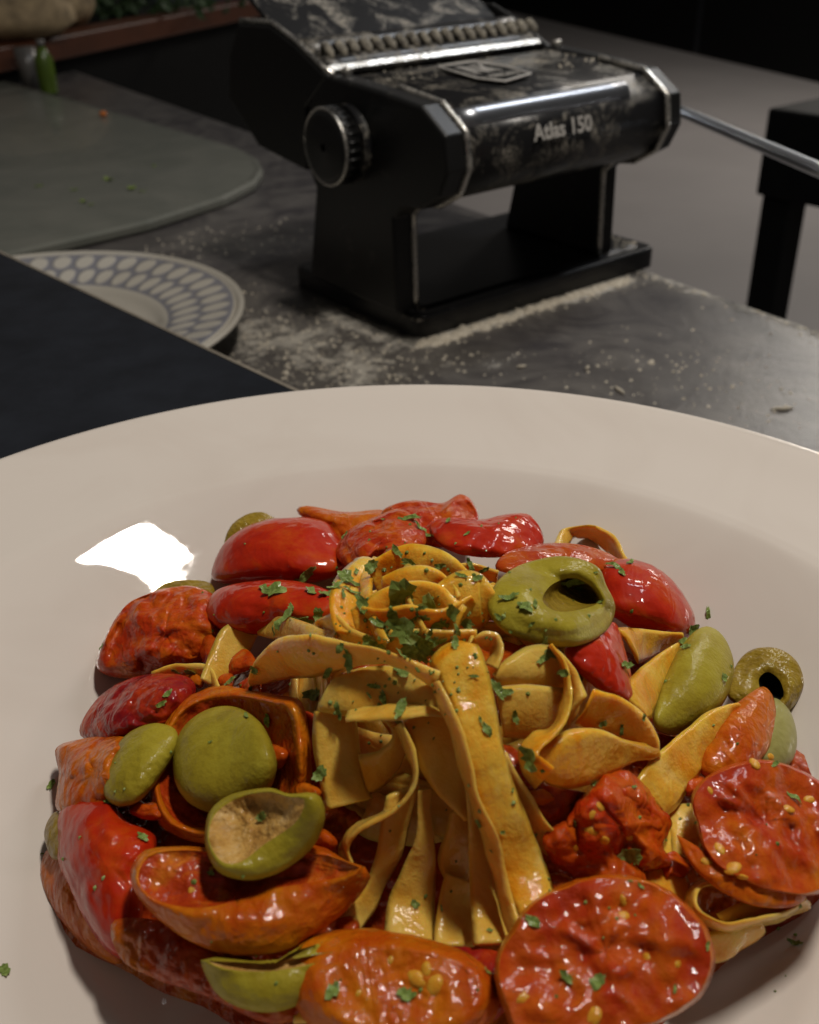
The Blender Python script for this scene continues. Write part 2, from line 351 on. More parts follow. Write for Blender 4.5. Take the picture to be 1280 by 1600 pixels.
# ------------------------------------------------------------------ fettuccine
def noodle(rows, off, label, W=1.05, tilt=.3, mt='noodle', n=7, thick=.085, curl=.05, parent=None, group='fettuccine strands in the nest'):
    """rows: (xa,ya,xb,yb[,extra depth]) – the two edges of the flat strand, row by row"""
    R = []
    for rw in rows:
        xa, ya, xb, yb = rw[:4]; ex = rw[4] if len(rw) > 4 else 0
        t = D((xa+xb)/2, (ya+yb)/2) - off - ex
        s = math.hypot(xa-xb, ya-yb)*t/FP; d = math.sqrt(max(0, W*W-s*s))*tilt
        R.append((xa, ya, t-d/2, xb, yb, t+d/2))
    K = cr(R, n); sd_ = random.uniform(0, 50); vs = []; nc = 8; rings = []
    for q in K:
        a = PD(q[0], q[1], q[2]); b = PD(q[3], q[4], q[5]); rings.append((a, b))
    cen = [(a+b)/2 for a, b in rings]; m = len(rings)
    for i, (a, b) in enumerate(rings):
        tg = (cen[min(i+1, m-1)]-cen[max(i-1, 0)]); wd = (b-a); N = tg.cross(wd)
        if N.length < 1e-6: N = (CAM-cen[i])
        N.normalize()
        if N.dot((CAM-cen[i])) < 0: N = -N
        front = []; back = []
        for k in range(nc+1):
            u = -1+2*k/nc; p = a.lerp(b, (u+1)/2)
            wv = .10*rn(p, .9, sd_) + .05*rn(p, 2.2, sd_) + curl*(1-u*u)*(.45+.55*math.sin(i*.22+sd_)) + .012*rn(p, 6, sd_)
            h = thick*.5*(1-abs(u)**6)**.5 if abs(u) < 1 else 0.0
            front.append(p+N*(wv+h)); back.append(p+N*(wv-h))
        vs += front + back[1:-1][::-1]
    k = 2*nc; fs = []
    for i in range(m-1):
        for j in range(k): fs.append((i*k+j, i*k+(j+1) % k, (i+1)*k+(j+1) % k, (i+1)*k+j))
    fs.append(tuple(range(k))[::-1]); fs.append(tuple(range((m-1)*k, m*k)))
    o = mesh('fettuccine_noodle', vs, fs, M[mt], parent)
    tag(o, label, 'noodle', group); FOOD.append(o); return o
def cl(pts, w):
    out = []
    P_ = np.array([p[:2] for p in pts], float)
    for i, p in enumerate(pts):
        t = P_[min(i+1, len(P_)-1)]-P_[max(i-1, 0)]; t /= np.hypot(*t); ww = w[i] if isinstance(w, (list, tuple)) else w
        out.append((p[0]+t[1]*ww/2, p[1]-t[0]*ww/2, p[0]-t[1]*ww/2, p[1]+t[0]*ww/2) + tuple(p[2:3]))
    return out
NOODLES = [
 ([(598,900,604,940),(630,886,640,950),(668,884,672,955),(702,902,700,950),(722,930,708,958)], .62, 'short strand heaped over the middle of the crown', dict(mt='noodle_oily', curl=.16)),
 (cl([(562,962),(600,968),(640,962),(680,968),(716,956),(742,940)], [26,32,34,34,30,24]), .72, 'slender strand lying across the front of the crown', dict(mt='noodle_oily', tilt=.4)),
 ([(672,1040,716,1000,-.5),(682,1056,746,1006,-.1),(692,1076,760,1040),(706,1105,770,1080),(718,1150,780,1130),(732,1200,792,1185),(748,1255,810,1240),(766,1310,832,1295),(786,1370,854,1350),(806,1430,872,1415),(818,1480,884,1465,-.4)], .75, 'widest oily strand falling down the front of the nest', dict(mt='noodle_oily', curl=.1)),
 (cl([(680,1066),(697,1110),(716,1160),(736,1225),(756,1290),(782,1362),(800,1420),(812,1470)], [16,18,18,17,18,20,22,24]), .88, 'slim pale ridge strand lying along the left edge of the widest front strand', dict(tilt=.5)),
 ([(728,1225,762,1222),(733,1300,780,1295),(733,1370,792,1370),(735,1430,806,1430),(738,1480,818,1475)], .35, 'strand tucked behind the left edge of the widest front strand', {}),
 ([(772,1160,792,1180),(796,1220,830,1245),(812,1270,862,1292),(835,1318,892,1322),(872,1345,918,1340)], .5, 'strand flaring right from the front strand into the chopped tomato', dict(tilt=-.3)),
 ([(388,1058,394,1072,-.2),(402,1028,425,1066),(438,996,470,1062),(490,990,520,1052),(545,1002,566,1040),(600,1018,612,1040),(650,1034,652,1056),(694,1052,690,1086,-.3)], .75, 'broad pale strand sweeping left over the herb flakes like an arm', dict(curl=.1)),
 ([(402,992,410,968),(440,1002,445,963),(482,1002,484,974),(524,1004,534,990)], .35, 'short strand peeping above the broad arm, parsley on it', {}),
 ([(496,1112,540,1048),(560,1122,590,1040),(620,1124,640,1044),(672,1118,682,1060),(722,1112,714,1078)], .25, 'smooth strand slung under the broad arm, catching the light', dict(curl=.12)),
 ([(540,1128,545,1112),(612,1124,622,1100),(680,1120,690,1098),(745,1122,742,1100)], .38, 'narrow bent strand crossing behind the front strand below the flakes', dict(tilt=.6)),
 ([(630,1122,702,1112),(648,1178,722,1160),(668,1220,737,1200),(698,1256,742,1240),(724,1284,748,1270)], .08, 'wide shaded drape between the thin curl and the front strand', {}),
 ([(490,1112,556,1114),(489,1160,562,1165),(497,1210,569,1215),(508,1266,584,1248)], -.1, 'flat strand hanging straight down beside the square tomato cup', {}),
 ([(560,1178,578,1244),(590,1172,606,1226),(608,1156,630,1194),(606,1140,642,1148),(588,1128,622,1122)], -.2, 'strand looping round the small dark opening at left', {}),
 (cl([(622,1132),(644,1172),(650,1210),(632,1248),(594,1276),(557,1300),(538,1326),(545,1356)], 13), .2, 'thin edge-on curl swinging left below the loop', dict(tilt=.7)),
 ([(606,1246,658,1226),(590,1320,642,1300),(575,1368,620,1360),(550,1412,592,1412),(520,1446,566,1452)], .05, 'strand bending left with a bright glint near its foot', {}),
 ([(658,1236,674,1232),(650,1300,678,1300),(628,1360,680,1370),(607,1410,680,1420),(600,1475,680,1480)], -.05, 'wedge-shaped strand widening downward at the middle of the foot', {}),
 ([(704,1268,736,1260),(694,1310,738,1300),(686,1348,738,1350),(698,1378,738,1380)], -.25, 'short recessed strand beside the foot of the front strand', {}),
 ([(696,1364,738,1378),(684,1412,740,1418),(678,1478,740,1482)], -.1, 'lowest recessed strand stub just above the orange tomato', {}),
 ([(770,1052,776,1072),(788,1030,810,1072),(825,1010,850,1074),(865,1010,882,1084),(902,1044,905,1112),(922,1088,892,1136)], .45, 'strand arching over the right shoulder of the nest', dict(curl=.12)),
 ([(772,1072,786,1152),(820,1068,830,1154),(862,1072,866,1142),(904,1078,886,1132)], .2, 'pale strand below the right shoulder with a leaf on its middle', {}),
 (cl([(858,1008),(878,1040),(886,1080),(879,1118),(862,1144),(838,1156),(822,1176),(830,1198),(850,1218)], [12,14,15,17,22,28,34,40,44]), .8, 'edge-on ribbon twisting down into a spoon-like curl at right', dict(tilt=.7, mt='noodle_oily')),
 ([(926,1074,898,1132),(966,1086,926,1148),(1006,1114,956,1158),(1029,1152,986,1168),(1030,1176,1014,1174)], .62, 'upper lobe of strand curling into a cup at the right', dict(mt='noodle_oily', curl=.12)),
 ([(1026,1164,1022,1180),(978,1156,985,1194),(932,1138,938,1218),(882,1140,896,1232),(846,1166,860,1228),(820,1178,828,1202)], .72, 'glossy saddle-shaped strand ending in a point at right', dict(mt='noodle_oily', curl=.12)),
 ([(1152,1097,1158,1110),(1118,1108,1130,1148),(1080,1135,1106,1188),(1044,1164,1082,1228),(1018,1190,1062,1258),(996,1220,1040,1276,-.2)], .75, 'strand reaching out to a cut tip between the olives at far right', dict(mt='noodle_oily')),
 ([(1068,998,1074,1010),(1034,1018,1052,1050),(1000,1044,1032,1086),(984,1060,1020,1118),(972,1082,1010,1126)], .55, 'yellow triangular strand leaning on the large green olive', dict(mt='noodle_oily')),
 ([(962,980,990,1040),(1000,982,1012,1032),(1040,988,1036,1020),(1070,992,1064,1006)], .30, 'short glossy strand under the round red tomato at right', dict(mt='noodle_oily')),
 ([(862,856,886,856),(876,828,896,840),(905,818,914,840),(936,823,930,850),(966,845,946,866),(984,874,962,876)], .3, 'small loop standing up at the back right of the heap', dict(tilt=.9)),
 (cl([(1150,1382),(1105,1374),(1083,1398),(1094,1430),(1140,1446),(1200,1436),(1264,1412)], 15), .35, 'hairpin loop lying on the plate under the right tomato', dict(tilt=.8)),
 ([(1118,1426,1130,1446),(1180,1402,1190,1436),(1230,1400,1236,1428),(1266,1408,1264,1420)], .1, 'flat strand end lying inside the hairpin loop', {}),
 ([(1026,1290,1050,1284),(1016,1345,1060,1336),(1006,1378,1076,1380),(1040,1410,1090,1424)], .15, 'bright yellow strand vanishing under the big wet tomato', dict(mt='noodle_oily')),
 ([(1040,1262,1094,1256),(1044,1300,1098,1300),(1052,1336,1086,1344)], .1, 'short strand wedged left of the right hand tomato', {}),
 ([(1092,1462,1108,1506),(1140,1452,1140,1494),(1186,1436,1186,1454)], .05, 'strand end poking out right of the big wet tomato', dict(mt='noodle_oily')),
 ([(572,884,592,930),(604,862,624,926),(640,850,655,920),(680,856,684,918),(712,872,702,924),(738,902,712,938)], .42, 'topmost rounded loop crowning the nest', dict(mt='noodle_oily', curl=.22)),
 (cl([(590,874),(574,905),(576,945),(592,985),(600,1005)], 20), .62, 'narrow upright strand at the left of the crown', dict(mt='noodle_oily', tilt=.5)),
 (cl([(650,872),(634,900),(632,935),(644,968),(660,990)], 18), .62, 'narrow upright strand in the middle of the crown', dict(tilt=.5)),
 ([(556,872,590,900),(526,900,576,935),(514,940,570,972),(524,985,580,1004)], .45, 'strand wrapping the left flank of the crown', dict(mt='noodle_oily', curl=.18)),
 ([(682,915,690,990),(716,892,726,988),(750,896,756,980),(772,925,764,972)], .48, 'glossy lobe on the right flank of the crown', dict(mt='noodle_oily', curl=.22)),
 ([(548,955,560,1002),(592,922,600,996),(640,908,648,992),(686,915,694,998),(728,950,722,1010)], .5, 'strand wound across the crown under the flakes', dict(mt='noodle_oily', curl=.2)),
 ([(712,882,718,906),(745,880,750,906),(780,890,776,912)], .15, 'short strand right behind the crown beside the cut olive', {}),
 ([(462,992,456,966),(520,958,522,994),(552,982,548,1008),(606,1000,604,1018)], .42, 'crumpled strand left of the crown above the broad arm', {}),
 ([(728,1012,740,988),(752,988,752,1012),(778,990,766,1018),(786,1014,768,1030),(776,1044,760,1040)], .55, 'little curled tip right of the dark herb clump', dict(tilt=.5)),
 ([(586,985,592,1026),(640,984,648,1036),(692,984,698,1026),(745,984,746,1016)], .4, 'strand crossing under the dark herb clump', {}),
 ([(376,966,404,992),(344,984,388,1022),(328,1020,372,1048),(314,1060,344,1078)], .35, 'pale torn strand slipping down between the left tomatoes', {}),
 ([(236,1054,242,1064),(290,1038,292,1056),(332,1044,328,1074),(350,1076,334,1094)], .25, 'slim strand edging the dark red tomato at left', {}),
 ([(458,1600,470,1560),(520,1600,520,1572),(600,1640,610,1600)], -.1, 'strand showing under the lowest olive slice', {}),
]
for rows, off, label, kw in NOODLES: noodle(rows, off, label, **kw)
# strands tangled inside the nest, seen only through the gaps
for i in range(46):
    a0 = random.uniform(0, 2*math.pi); rr = random.uniform(3.0, 4.0); z0 = random.uniform(5.0, 7.4); dirn = random.choice((-1, 1)); tiltz = random.uniform(-.9, .9)
    vs = []; fs = []; rings = []; npt = 26; span = random.uniform(1.0, 2.6); w = random.uniform(.8, 1.1)
    for k in range(npt):
        t = k/(npt-1); a = a0+dirn*span*t; z = z0+tiltz*(t-.5)*3+.3*math.sin(t*6+i)
        zz = max(4.9, min(7.6, z)); rad = rr*math.sqrt(max(.08, 1-((zz-4.5)/5.3)**2.2))*.86 + .12*math.sin(t*9+i*2)
        p = NC + Vector((rad*math.cos(a), rad*math.sin(a), zz)); out = Vector((math.cos(a), math.sin(a), .25)).normalized()
        rings.append((p, out))
    for k, (p, out) in enumerate(rings):
        tg = (rings[min(k+1, npt-1)][0]-rings[max(k-1, 0)][0]).normalized(); wd = tg.cross(out).normalized(); N = wd.cross(tg)
        for u, h in ((-1, 0), (-.7, .065), (0, .075), (.7, .065), (1, 0), (.7, -.065), (0, -.075), (-.7, -.065)):
            vs.append(p+wd*u*w/2+N*(h+.05*math.sin(k*.5+i)*(1-u*u)))
    for k in range(npt-1):
        for j in range(8): fs.append((k*8+j, k*8+(j+1) % 8, (k+1)*8+(j+1) % 8, (k+1)*8+j))
    fs.append(tuple(range(8))[::-1]); fs.append(tuple(range((npt-1)*8, npt*8)))
    o = mesh('fettuccine_noodle', vs, fs, M['noodle']); tag(o, 'shadowed strand tangled inside the nest behind the front strands', 'noodle', 'inner fettuccine strands'); FOOD.append(o)
# ------------------------------------------------------------------ sauce under everything
vs = []; fs = []; nr, na = 34, 120
SB = [G(x, y, 4.8) for x, y in ((85,1290),(72,1360),(130,1462),(205,1504),(330,1558),(450,1592),(600,1632),(900,1632),(1010,1592),(1100,1515),(1190,1445),(1270,1415),(1290,1300),(1230,1200))]
SB += [Vector((RC.x+6.0*math.cos(a), RC.y+6.0*math.sin(a), 0)) for a in (.15, .6, 1.1, 1.6, 2.1, 2.6, 3.0)]
sba = sorted(((math.atan2(p.y-RC.y, p.x-RC.x) % (2*math.pi)), math.hypot(p.x-RC.x, p.y-RC.y)) for p in SB)
for i in range(nr+1):
    for k in range(na):
        a = 2*math.pi*k/na; R_ = float(np.interp(a, [q[0] for q in sba], [q[1] for q in sba], period=2*math.pi))+.12+.06*math.sin(11*a)+.04*math.sin(23*a+1)
        r = R_*i/nr; x = RC.x+r*math.cos(a); y = RC.y+r*math.sin(a)
        z = plate_z(math.hypot(x-PC.x, y-PC.y)); h = max(0, (mound(x, y)-z))*(.66 if math.hypot(x-NC.x, y-NC.y) > 4.6 else .5)
        e = min(1, (1-i/nr)*6); z = z + (.02 + .22*math.sqrt(e) + h*.85*min(1, (1-i/nr)*3.2) + .10*e*rn((x, y, 0), 1.3)+.04*e*rn((x, y, 0), 5))*(1 if i < nr else 0) - (.03 if i == nr else 0)
        if i == nr: z -= .02
        vs.append((x, y, z))
for i in range(nr):
    for k in range(na): fs.append((i*na+k, (i+1)*na+k, (i+1)*na+(k+1) % na, i*na+(k+1) % na))
sauce = mesh('tomato_sauce', vs, fs, M['sauce']); tag(sauce, 'dark red tomato sauce pooled in the well of the white plate', 'sauce', kind='stuff'); FOOD.append(sauce)
# ------------------------------------------------------------------ tomatoes and olives: closed bodies round a traced silhouette
def body(name, outline, off, bulge, label, cat, mt, group, inner=None, imat=None, sink=.2, back=None, k=.75, amp=.06, freq=1.6, fine=.02, crease=.05, jit=.018, seeds=0, ridge=None, cxy=None, iamp=None, squ=.5, lip=.16, chambers=0, thin=False):
    OL = cr(outline, 8, True); n = len(OL); sd_ = random.uniform(0, 99)
    if cxy is None: cxy = (inner and (np.mean([p[0] for p in inner]), np.mean([p[1] for p in inner]))) or (OL[:, 0].mean(), OL[:, 1].mean())
    cx, cy = cxy
    # resample outline by angle
    def polar(L):
        ang = np.unwrap(np.arctan2(L[:, 1]-cy, L[:, 0]-cx)); r = np.hypot(L[:, 0]-cx, L[:, 1]-cy)
        if ang[-1] < ang[0]: ang = ang[::-1]; r = r[::-1]
        o = np.argsort(ang % (2*np.pi)); return (ang % (2*np.pi))[o], r[o]
    NA = 84
    th = np.linspace(0, 2*np.pi, NA, endpoint=False)
    a, r = polar(OL); Ro = np.interp(th, a, r, period=2*np.pi)
    if inner is not None: a, r = polar(cr(inner, 8, True)); Ri = np.interp(th, a, r, period=2*np.pi)
    jj = np.array([1+jit*noise.noise(Vector((math.cos(t)*2.2+sd_, math.sin(t)*2.2, sd_)))+jit*.7*noise.noise(Vector((math.cos(t)*6, math.sin(t)*6+sd_, 3))) for t in th]); Ro = Ro*jj
    if thin: Ri = Ro*np.array([.95+.03*noise.noise(Vector((math.cos(t)*3, math.sin(t)*3+sd_, 7))) for t in th])
    ocx, ocy = OL[:, 0].mean(), OL[:, 1].mean()
    dc = D(ocx, ocy) - off
    def dep(x, y): return dc + max(-1.6, min(1.6, k*(D(x, y)-D(ocx, ocy))))
    mx = Ro.max()
    if back is None: back = bulge*1.0
    def pt(x, y, h, nm=1.0):
        p = PD(x, y, dep(x, y)-h)
        d = (CAM-p).normalized(); e = amp*rn(p, freq, sd_)+amp*.5*rn(p, freq*2.3, sd_+9)+fine*rn(p, 9, sd_)
        w_ = Vector((p.x+.5*rn(p, 1.1, sd_+20), p.y*.6+.5*rn(p, 1.3, sd_+30), p.z)); e -= crease*max(0, 1-abs(rn(w_, .9, sd_+3))*3.5)**2 + crease*.5*max(0, 1-abs(rn(w_, 2.0, sd_+7))*3.5)**2
        return p + d*e*nm
    rings = []                                    # front, from the centre out
    NI, NO = 14, 16
    fr = []
    if inner is not None:
        ia = iamp if iamp is not None else amp*1.5
        for i in range(NI+1):
            s = i/NI; row = []
            for j in range(NA):
                x = cx+math.cos(th[j])*Ri[j]*s; y = cy+math.sin(th[j])*Ri[j]*s
                h = bulge*.72 - sink*(1-s**4)
                if chambers:
                    cw = abs(math.sin(chambers*th[j]/2+sd_+.9*noise.noise(Vector((math.cos(th[j])*1.5, math.sin(th[j])*1.5, sd_+s*1.5)))))
                    h -= .14*min(1, cw*1.6)**2*math.sin(min(1, max(0, (s-.12)/.72))*math.pi)**.8
                    h += .05*math.exp(-(s/.22)**2)
                p = pt(x, y, h); d = (CAM-p).normalized()
                row.append(p+d*ia*(1-s**6)*(rn(p, 1.7, sd_+4)+.55*rn(p, 4.2, sd_)+.25*abs(rn(p, 9, sd_))))
            fr.append(row)
        inner_rows = fr; outer_rows = []
        for i in range(NO+1):
            s = i/NO; row = []
            for j in range(NA):
                R_ = Ri[j]+(Ro[j]-Ri[j])*math.sin(s*math.pi/2)
                x = cx+math.cos(th[j])*R_; y = cy+math.sin(th[j])*R_
                h = bulge*.72*math.cos(s*math.pi/2)**.9 + lip*bulge*math.sin(min(1, s*2.2)*math.pi)
                row.append(pt(x, y, h))
            outer_rows.append(row)
    else:
        inner_rows = None; outer_rows = []
        for i in range(NO+7):
            s = math.sin(i/(NO+6)*math.pi/2); row = []
            for j in range(NA):
                x = cx+math.cos(th[j])*Ro[j]*s; y = cy+math.sin(th[j])*Ro[j]*s
                h = bulge*(1-s*s)**squ
                if ridge: h += ridge(s, th[j])
                row.append(pt(x, y, h))
            outer_rows.append(row)
    for i in range(1, 9):                          # back side
        s = math.cos(i/8*math.pi/2)
        row = []
        for j in range(NA):
            x = ocx*(1-s)+(cx+math.cos(th[j])*Ro[j])*s; y = ocy*(1-s)+(cy+math.sin(th[j])*Ro[j])*s
            row.append(PD(x, y, dep(x, y)+back*math.sqrt(1-s*s)))
        outer_rows.append(row)
    def grid(rows):
        vs = [p for row in rows for p in row]; fs = []
        for i in range(len(rows)-1):
            for j in range(NA): fs.append((i*NA+j, (i+1)*NA+j, (i+1)*NA+(j+1) % NA, i*NA+(j+1) % NA))
        return vs, fs
    if inner_rows is None:
        o = mesh(name, *grid(outer_rows), M[mt]); FOOD.append(o); host = o; parent = o; rt = o
    else:
        c0 = PD(ocx, ocy, dc); rt = empty(name, c0)
        o = mesh('skin', *grid(outer_rows), M[mt], rt); FOOD.append(o)
        o2 = mesh('flesh', *grid(inner_rows), M[imat], rt); FOOD.append(o2); host = o2
    tag(rt, label, cat, group)
    rt['cx'] = float(ocx); rt['cy'] = float(ocy)
    return rt, host
TG = 'pieces of cherry tomato round the pasta'; OG = 'olives and olive slices round the pasta'
def tom(*a, **kw): return body('tomato_piece', a[0], a[1], a[2], a[3], 'tomato', kw.pop('mt', 'tomato'), TG, **kw)
def olv(*a, **kw):
    kw.setdefault('crease', .012); kw.setdefault('jit', .006)
    return body('olive', a[0], a[1], a[2], a[3], 'olive', kw.pop('mt', 'olive'), OG, **kw)
T = {}
T[1] = tom([(333,905),(337,872),(358,840),(398,817),(455,808),(508,815),(532,845),(547,882),(505,908),(430,914),(370,914)], .2, 1.5, 'round shiny red tomato half at the back left with a curled glint', mt='tomato_smooth', amp=.05, fine=.004, crease=.015, k=.35)
T[2] = tom([(465,802),(478,790),(540,800),(600,797),(615,820),(600,860),(550,872),(505,830)], .0, .8, 'orange tomato wedge behind the round shiny red half', mt='tomato_orange', k=.35)
T[3] = tom([(525,868),(542,830),(590,806),(625,795),(655,815),(665,850),(630,870),(585,872),(555,892)], .2, 1.05, 'rough glistening red tomato piece left of the topmost one', amp=.16, crease=.12, k=.35)
T[4] = tom([(595,800),(640,782),(690,786),(718,772),(738,782),(748,812),(732,842),(690,856),(650,848),(620,830)], .05, .95, 'topmost tomato piece at the very back, with a ragged peak', amp=.2, crease=.14, k=.35)
T[5] = tom([(672,820),(700,808),(750,812),(800,802),(832,808),(850,848),(815,868),(740,870),(690,855)], .25, .95, 'long red tomato piece with a white ring glint at the back', mt='tomato_smooth', amp=.16, crease=.1, k=.35)
T[6] = tom([(775,890),(790,864),(840,850),(900,850),(950,864),(978,884),(950,898),(880,884),(820,896)], .3, .6, 'dark wet tomato strip lying behind the cut olive', amp=.08, mt='tomato_pulp', k=.35)
T[7] = tom([(322,962),(335,925),(380,910),(440,906),(492,914),(530,935),(515,968),(455,978),(400,992),(345,985)], .3, 1.05, 'bright red tomato lying below the round shiny half, sprinkled with parsley', mt='tomato_smooth', amp=.1, k=.35)
T[8] = tom([(153,1048),(163,1000),(193,950),(240,925),(300,916),(345,938),(362,980),(335,1024),(280,1050),(215,1062)], .2, 1.15, 'crumpled dark red tomato skin at the far left back', amp=.34, freq=1.3, fine=.04, crease=.16, k=.35)
T[9] = tom([(123,1145),(148,1095),(193,1064),(250,1052),(298,1060),(306,1090),(280,1125),(215,1148),(160,1160)], .35, .8, 'plum red tomato with a creased purple side at the left', mt='tomato_dark', amp=.16, crease=.12)
T[10] = tom([(88,1168),(130,1154),(190,1150),(220,1175),(222,1225),(185,1258),(130,1275),(88,1265),(92,1210)], .35, .8, 'orange red tomato pushed against the left olive slice', mt='tomato_orange', amp=.22, crease=.12)
T[11] = tom([(230,1200),(250,1140),(285,1095),(340,1073),(400,1080),(440,1088),(470,1095),(484,1150),(484,1235),(442,1285),(360,1316),(290,1314),(245,1284)], .1, .7, 'square open tomato cup holding the whole green olive', mt='tomato_orange',
            inner=[(250,1210),(268,1140),(310,1100),(370,1092),(425,1102),(448,1110),(458,1150),(458,1230),(420,1270),(350,1290),(290,1290),(258,1260)], imat='flesh_dark', sink=.55, amp=.08)
T[12] = tom([(88,1300),(94,1262),(124,1240),(165,1245),(200,1282),(242,1306),(240,1350),(228,1400),(215,1460),(190,1500),(150,1468),(115,1400),(92,1350)], -.1, .85, 'long glossy red tomato half at the left edge of the heap', mt='tomato_smooth', amp=.12, fine=.02)
T[13] = tom([(204,1375),(220,1332),(270,1322),(330,1325),(400,1330),(490,1320),(540,1343),(579,1362),(562,1400),(520,1442),(450,1482),(370,1494),(300,1472),(240,1430)], .95, .8, 'open tomato half lying on its side, hollow towards us, at lower left', mt='tomato_orange',
            inner=[(216,1372),(235,1338),(290,1330),(360,1336),(430,1340),(500,1336),(565,1360),(505,1376),(430,1388),(380,1404),(320,1418),(270,1414),(235,1400)], imat='flesh_dark', sink=.16, iamp=.2, lip=.06, amp=.07)
T[14] = tom([(458,1490),(500,1458),(570,1450),(640,1460),(712,1480),(758,1508),(780,1545),(774,1590),(725,1630),(600,1640),(500,1615),(455,1560)], .45, .8, 'orange tomato with pale seeds at the bottom middle', mt='tomato_orange', amp=.07, freq=1.1,
            inner=[(520,1530),(560,1495),(620,1488),(690,1500),(735,1525),(740,1560),(690,1590),(610,1600),(545,1580)], imat='tomato_orange', sink=.05, iamp=.05, lip=.04)
T[15] = tom([(772,1505),(795,1455),(830,1410),(890,1378),(960,1366),(1030,1382),(1082,1420),(1112,1470),(1118,1510),(1085,1570),(1010,1606),(930,1616),(820,1620),(783,1570)], .85, 1.0, 'biggest wet tomato half, its sauce coated cut face up, at the bottom', mt='tomato_orange', amp=.12, freq=1.1, fine=.03, crease=.06,
            inner=[(795,1500),(815,1455),(850,1415),(905,1392),(965,1382),(1028,1397),(1072,1432),(1096,1475),(1098,1508),(1068,1552),(1000,1580),(920,1588),(835,1590),(800,1560)], imat='tomato_pulp', sink=.06, iamp=.24, lip=.0, thin=True)
T[16] = tom([(1082,1240),(1118,1205),(1180,1186),(1240,1198),(1290,1230),(1315,1300),(1300,1385),(1240,1400),(1170,1380),(1110,1345),(1088,1290)], .8, .95, 'wet tomato half with pulpy face, cut off by the right border of the photo', mt='tomato', amp=.14, freq=1.1, fine=.03, crease=.06,
            inner=[(1098,1240),(1128,1213),(1182,1198),(1236,1210),(1275,1238),(1298,1300),(1286,1372),(1240,1386),(1175,1362),(1122,1332),(1103,1288)], imat='tomato_pulp', sink=.05, iamp=.24, lip=.0, thin=True)
T[17] = tom([(1058,1298),(1092,1325),(1130,1342),(1180,1366),(1258,1394),(1242,1416),(1180,1416),(1120,1388),(1078,1348)], .95, .22, 'orange flap of tomato skin with seeds under the right tomato', mt='tomato_orange', amp=.08, back=.2)
T[18] = tom([(880,1300),(895,1260),(930,1225),(965,1200),(1005,1222),(1032,1262),(1050,1290),(1036,1322),(1052,1352),(1010,1362),(950,1356),(900,1345)], .6, .7, 'ragged red tomato chunk between the nest and the right tomato', mt='tomato', amp=.26, fine=.06, crease=.14, jit=.06)
T[19] = tom([(848,1305),(880,1285),(925,1285),(960,1310),(990,1345),(1010,1375),(950,1385),(885,1365),(855,1335)], .55, .45, 'pulpy spoonful of chopped tomato beside the flaring strand', mt='tomato_pulp', amp=.24, fine=.07, crease=.12, jit=.06)
T[20] = tom([(1092,1205),(1118,1132),(1160,1092),(1195,1072),(1213,1105),(1208,1160),(1182,1195),(1140,1222)], .45, .6, 'smooth orange red wedge standing between strand tip and pale olive', mt='tomato_orange', amp=.06)
T[21] = tom([(938,884),(980,873),(1030,889),(1066,925),(1086,967),(1076,998),(1030,994),(980,978),(942,945)], .2, 1.4, 'round glossy red tomato at the back right', mt='tomato_smooth', amp=.04, fine=.004, crease=.01, k=.35)
T[22] = tom([(882,1015),(920,985),(960,972),(976,1010),(988,1060),(994,1098),(950,1086),(908,1055)], .35, .5, 'small red tomato wedge under the upper cut olive', mt='tomato_smooth', amp=.1)
T[23] = tom([(63,1352),(78,1325),(108,1338),(135,1400),(170,1450),(192,1505),(150,1492),(92,1435),(67,1388)], -.7, .35, 'thin orange skin edge lying against the plate at lower left', mt='tomato_orange', amp=.06)
T[24] = tom([(955,1238),(985,1228),(1010,1250),(1040,1275),(1030,1300),(985,1290),(955,1270)], .95, .3, 'little torn flap on the ragged red chunk', amp=.1)
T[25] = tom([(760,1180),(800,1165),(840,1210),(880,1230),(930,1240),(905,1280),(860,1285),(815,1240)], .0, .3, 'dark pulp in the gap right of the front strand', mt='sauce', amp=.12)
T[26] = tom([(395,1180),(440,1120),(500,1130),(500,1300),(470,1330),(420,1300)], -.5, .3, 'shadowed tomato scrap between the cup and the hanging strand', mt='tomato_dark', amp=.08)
T[27] = tom([(175,1440),(260,1440),(340,1480),(400,1500),(470,1580),(420,1600),(330,1560),(250,1532),(190,1500)], .1, .3, 'dark red pulp sliding down the lower left of the well', mt='sauce', amp=.08)
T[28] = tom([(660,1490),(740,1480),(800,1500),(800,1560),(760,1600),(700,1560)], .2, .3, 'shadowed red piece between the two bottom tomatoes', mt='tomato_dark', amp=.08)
HL = [[o_.get('cx'), o_.get('cy'), o_['label'], 0] for o_ in bpy.data.objects if o_.get('cx') is not None]
BITS = [(330,1015,34),(232,1268,30),(300,1058,26),(455,1325,34),(498,1318,28),(900,1185,34),(848,1250,30),(1052,1355,28),(1088,1228,26),(870,1392,34),(540,1448,26),(252,1128,22),(1000,1185,24),(930,1385,26),(1030,1240,28),(620,868,24),(770,1240,24),(1135,1215,24),(480,1240,26),(350,1060,22),(395,1070,24),(368,1036,30),(402,1092,26),(352,1102,26),(430,1180,30)]
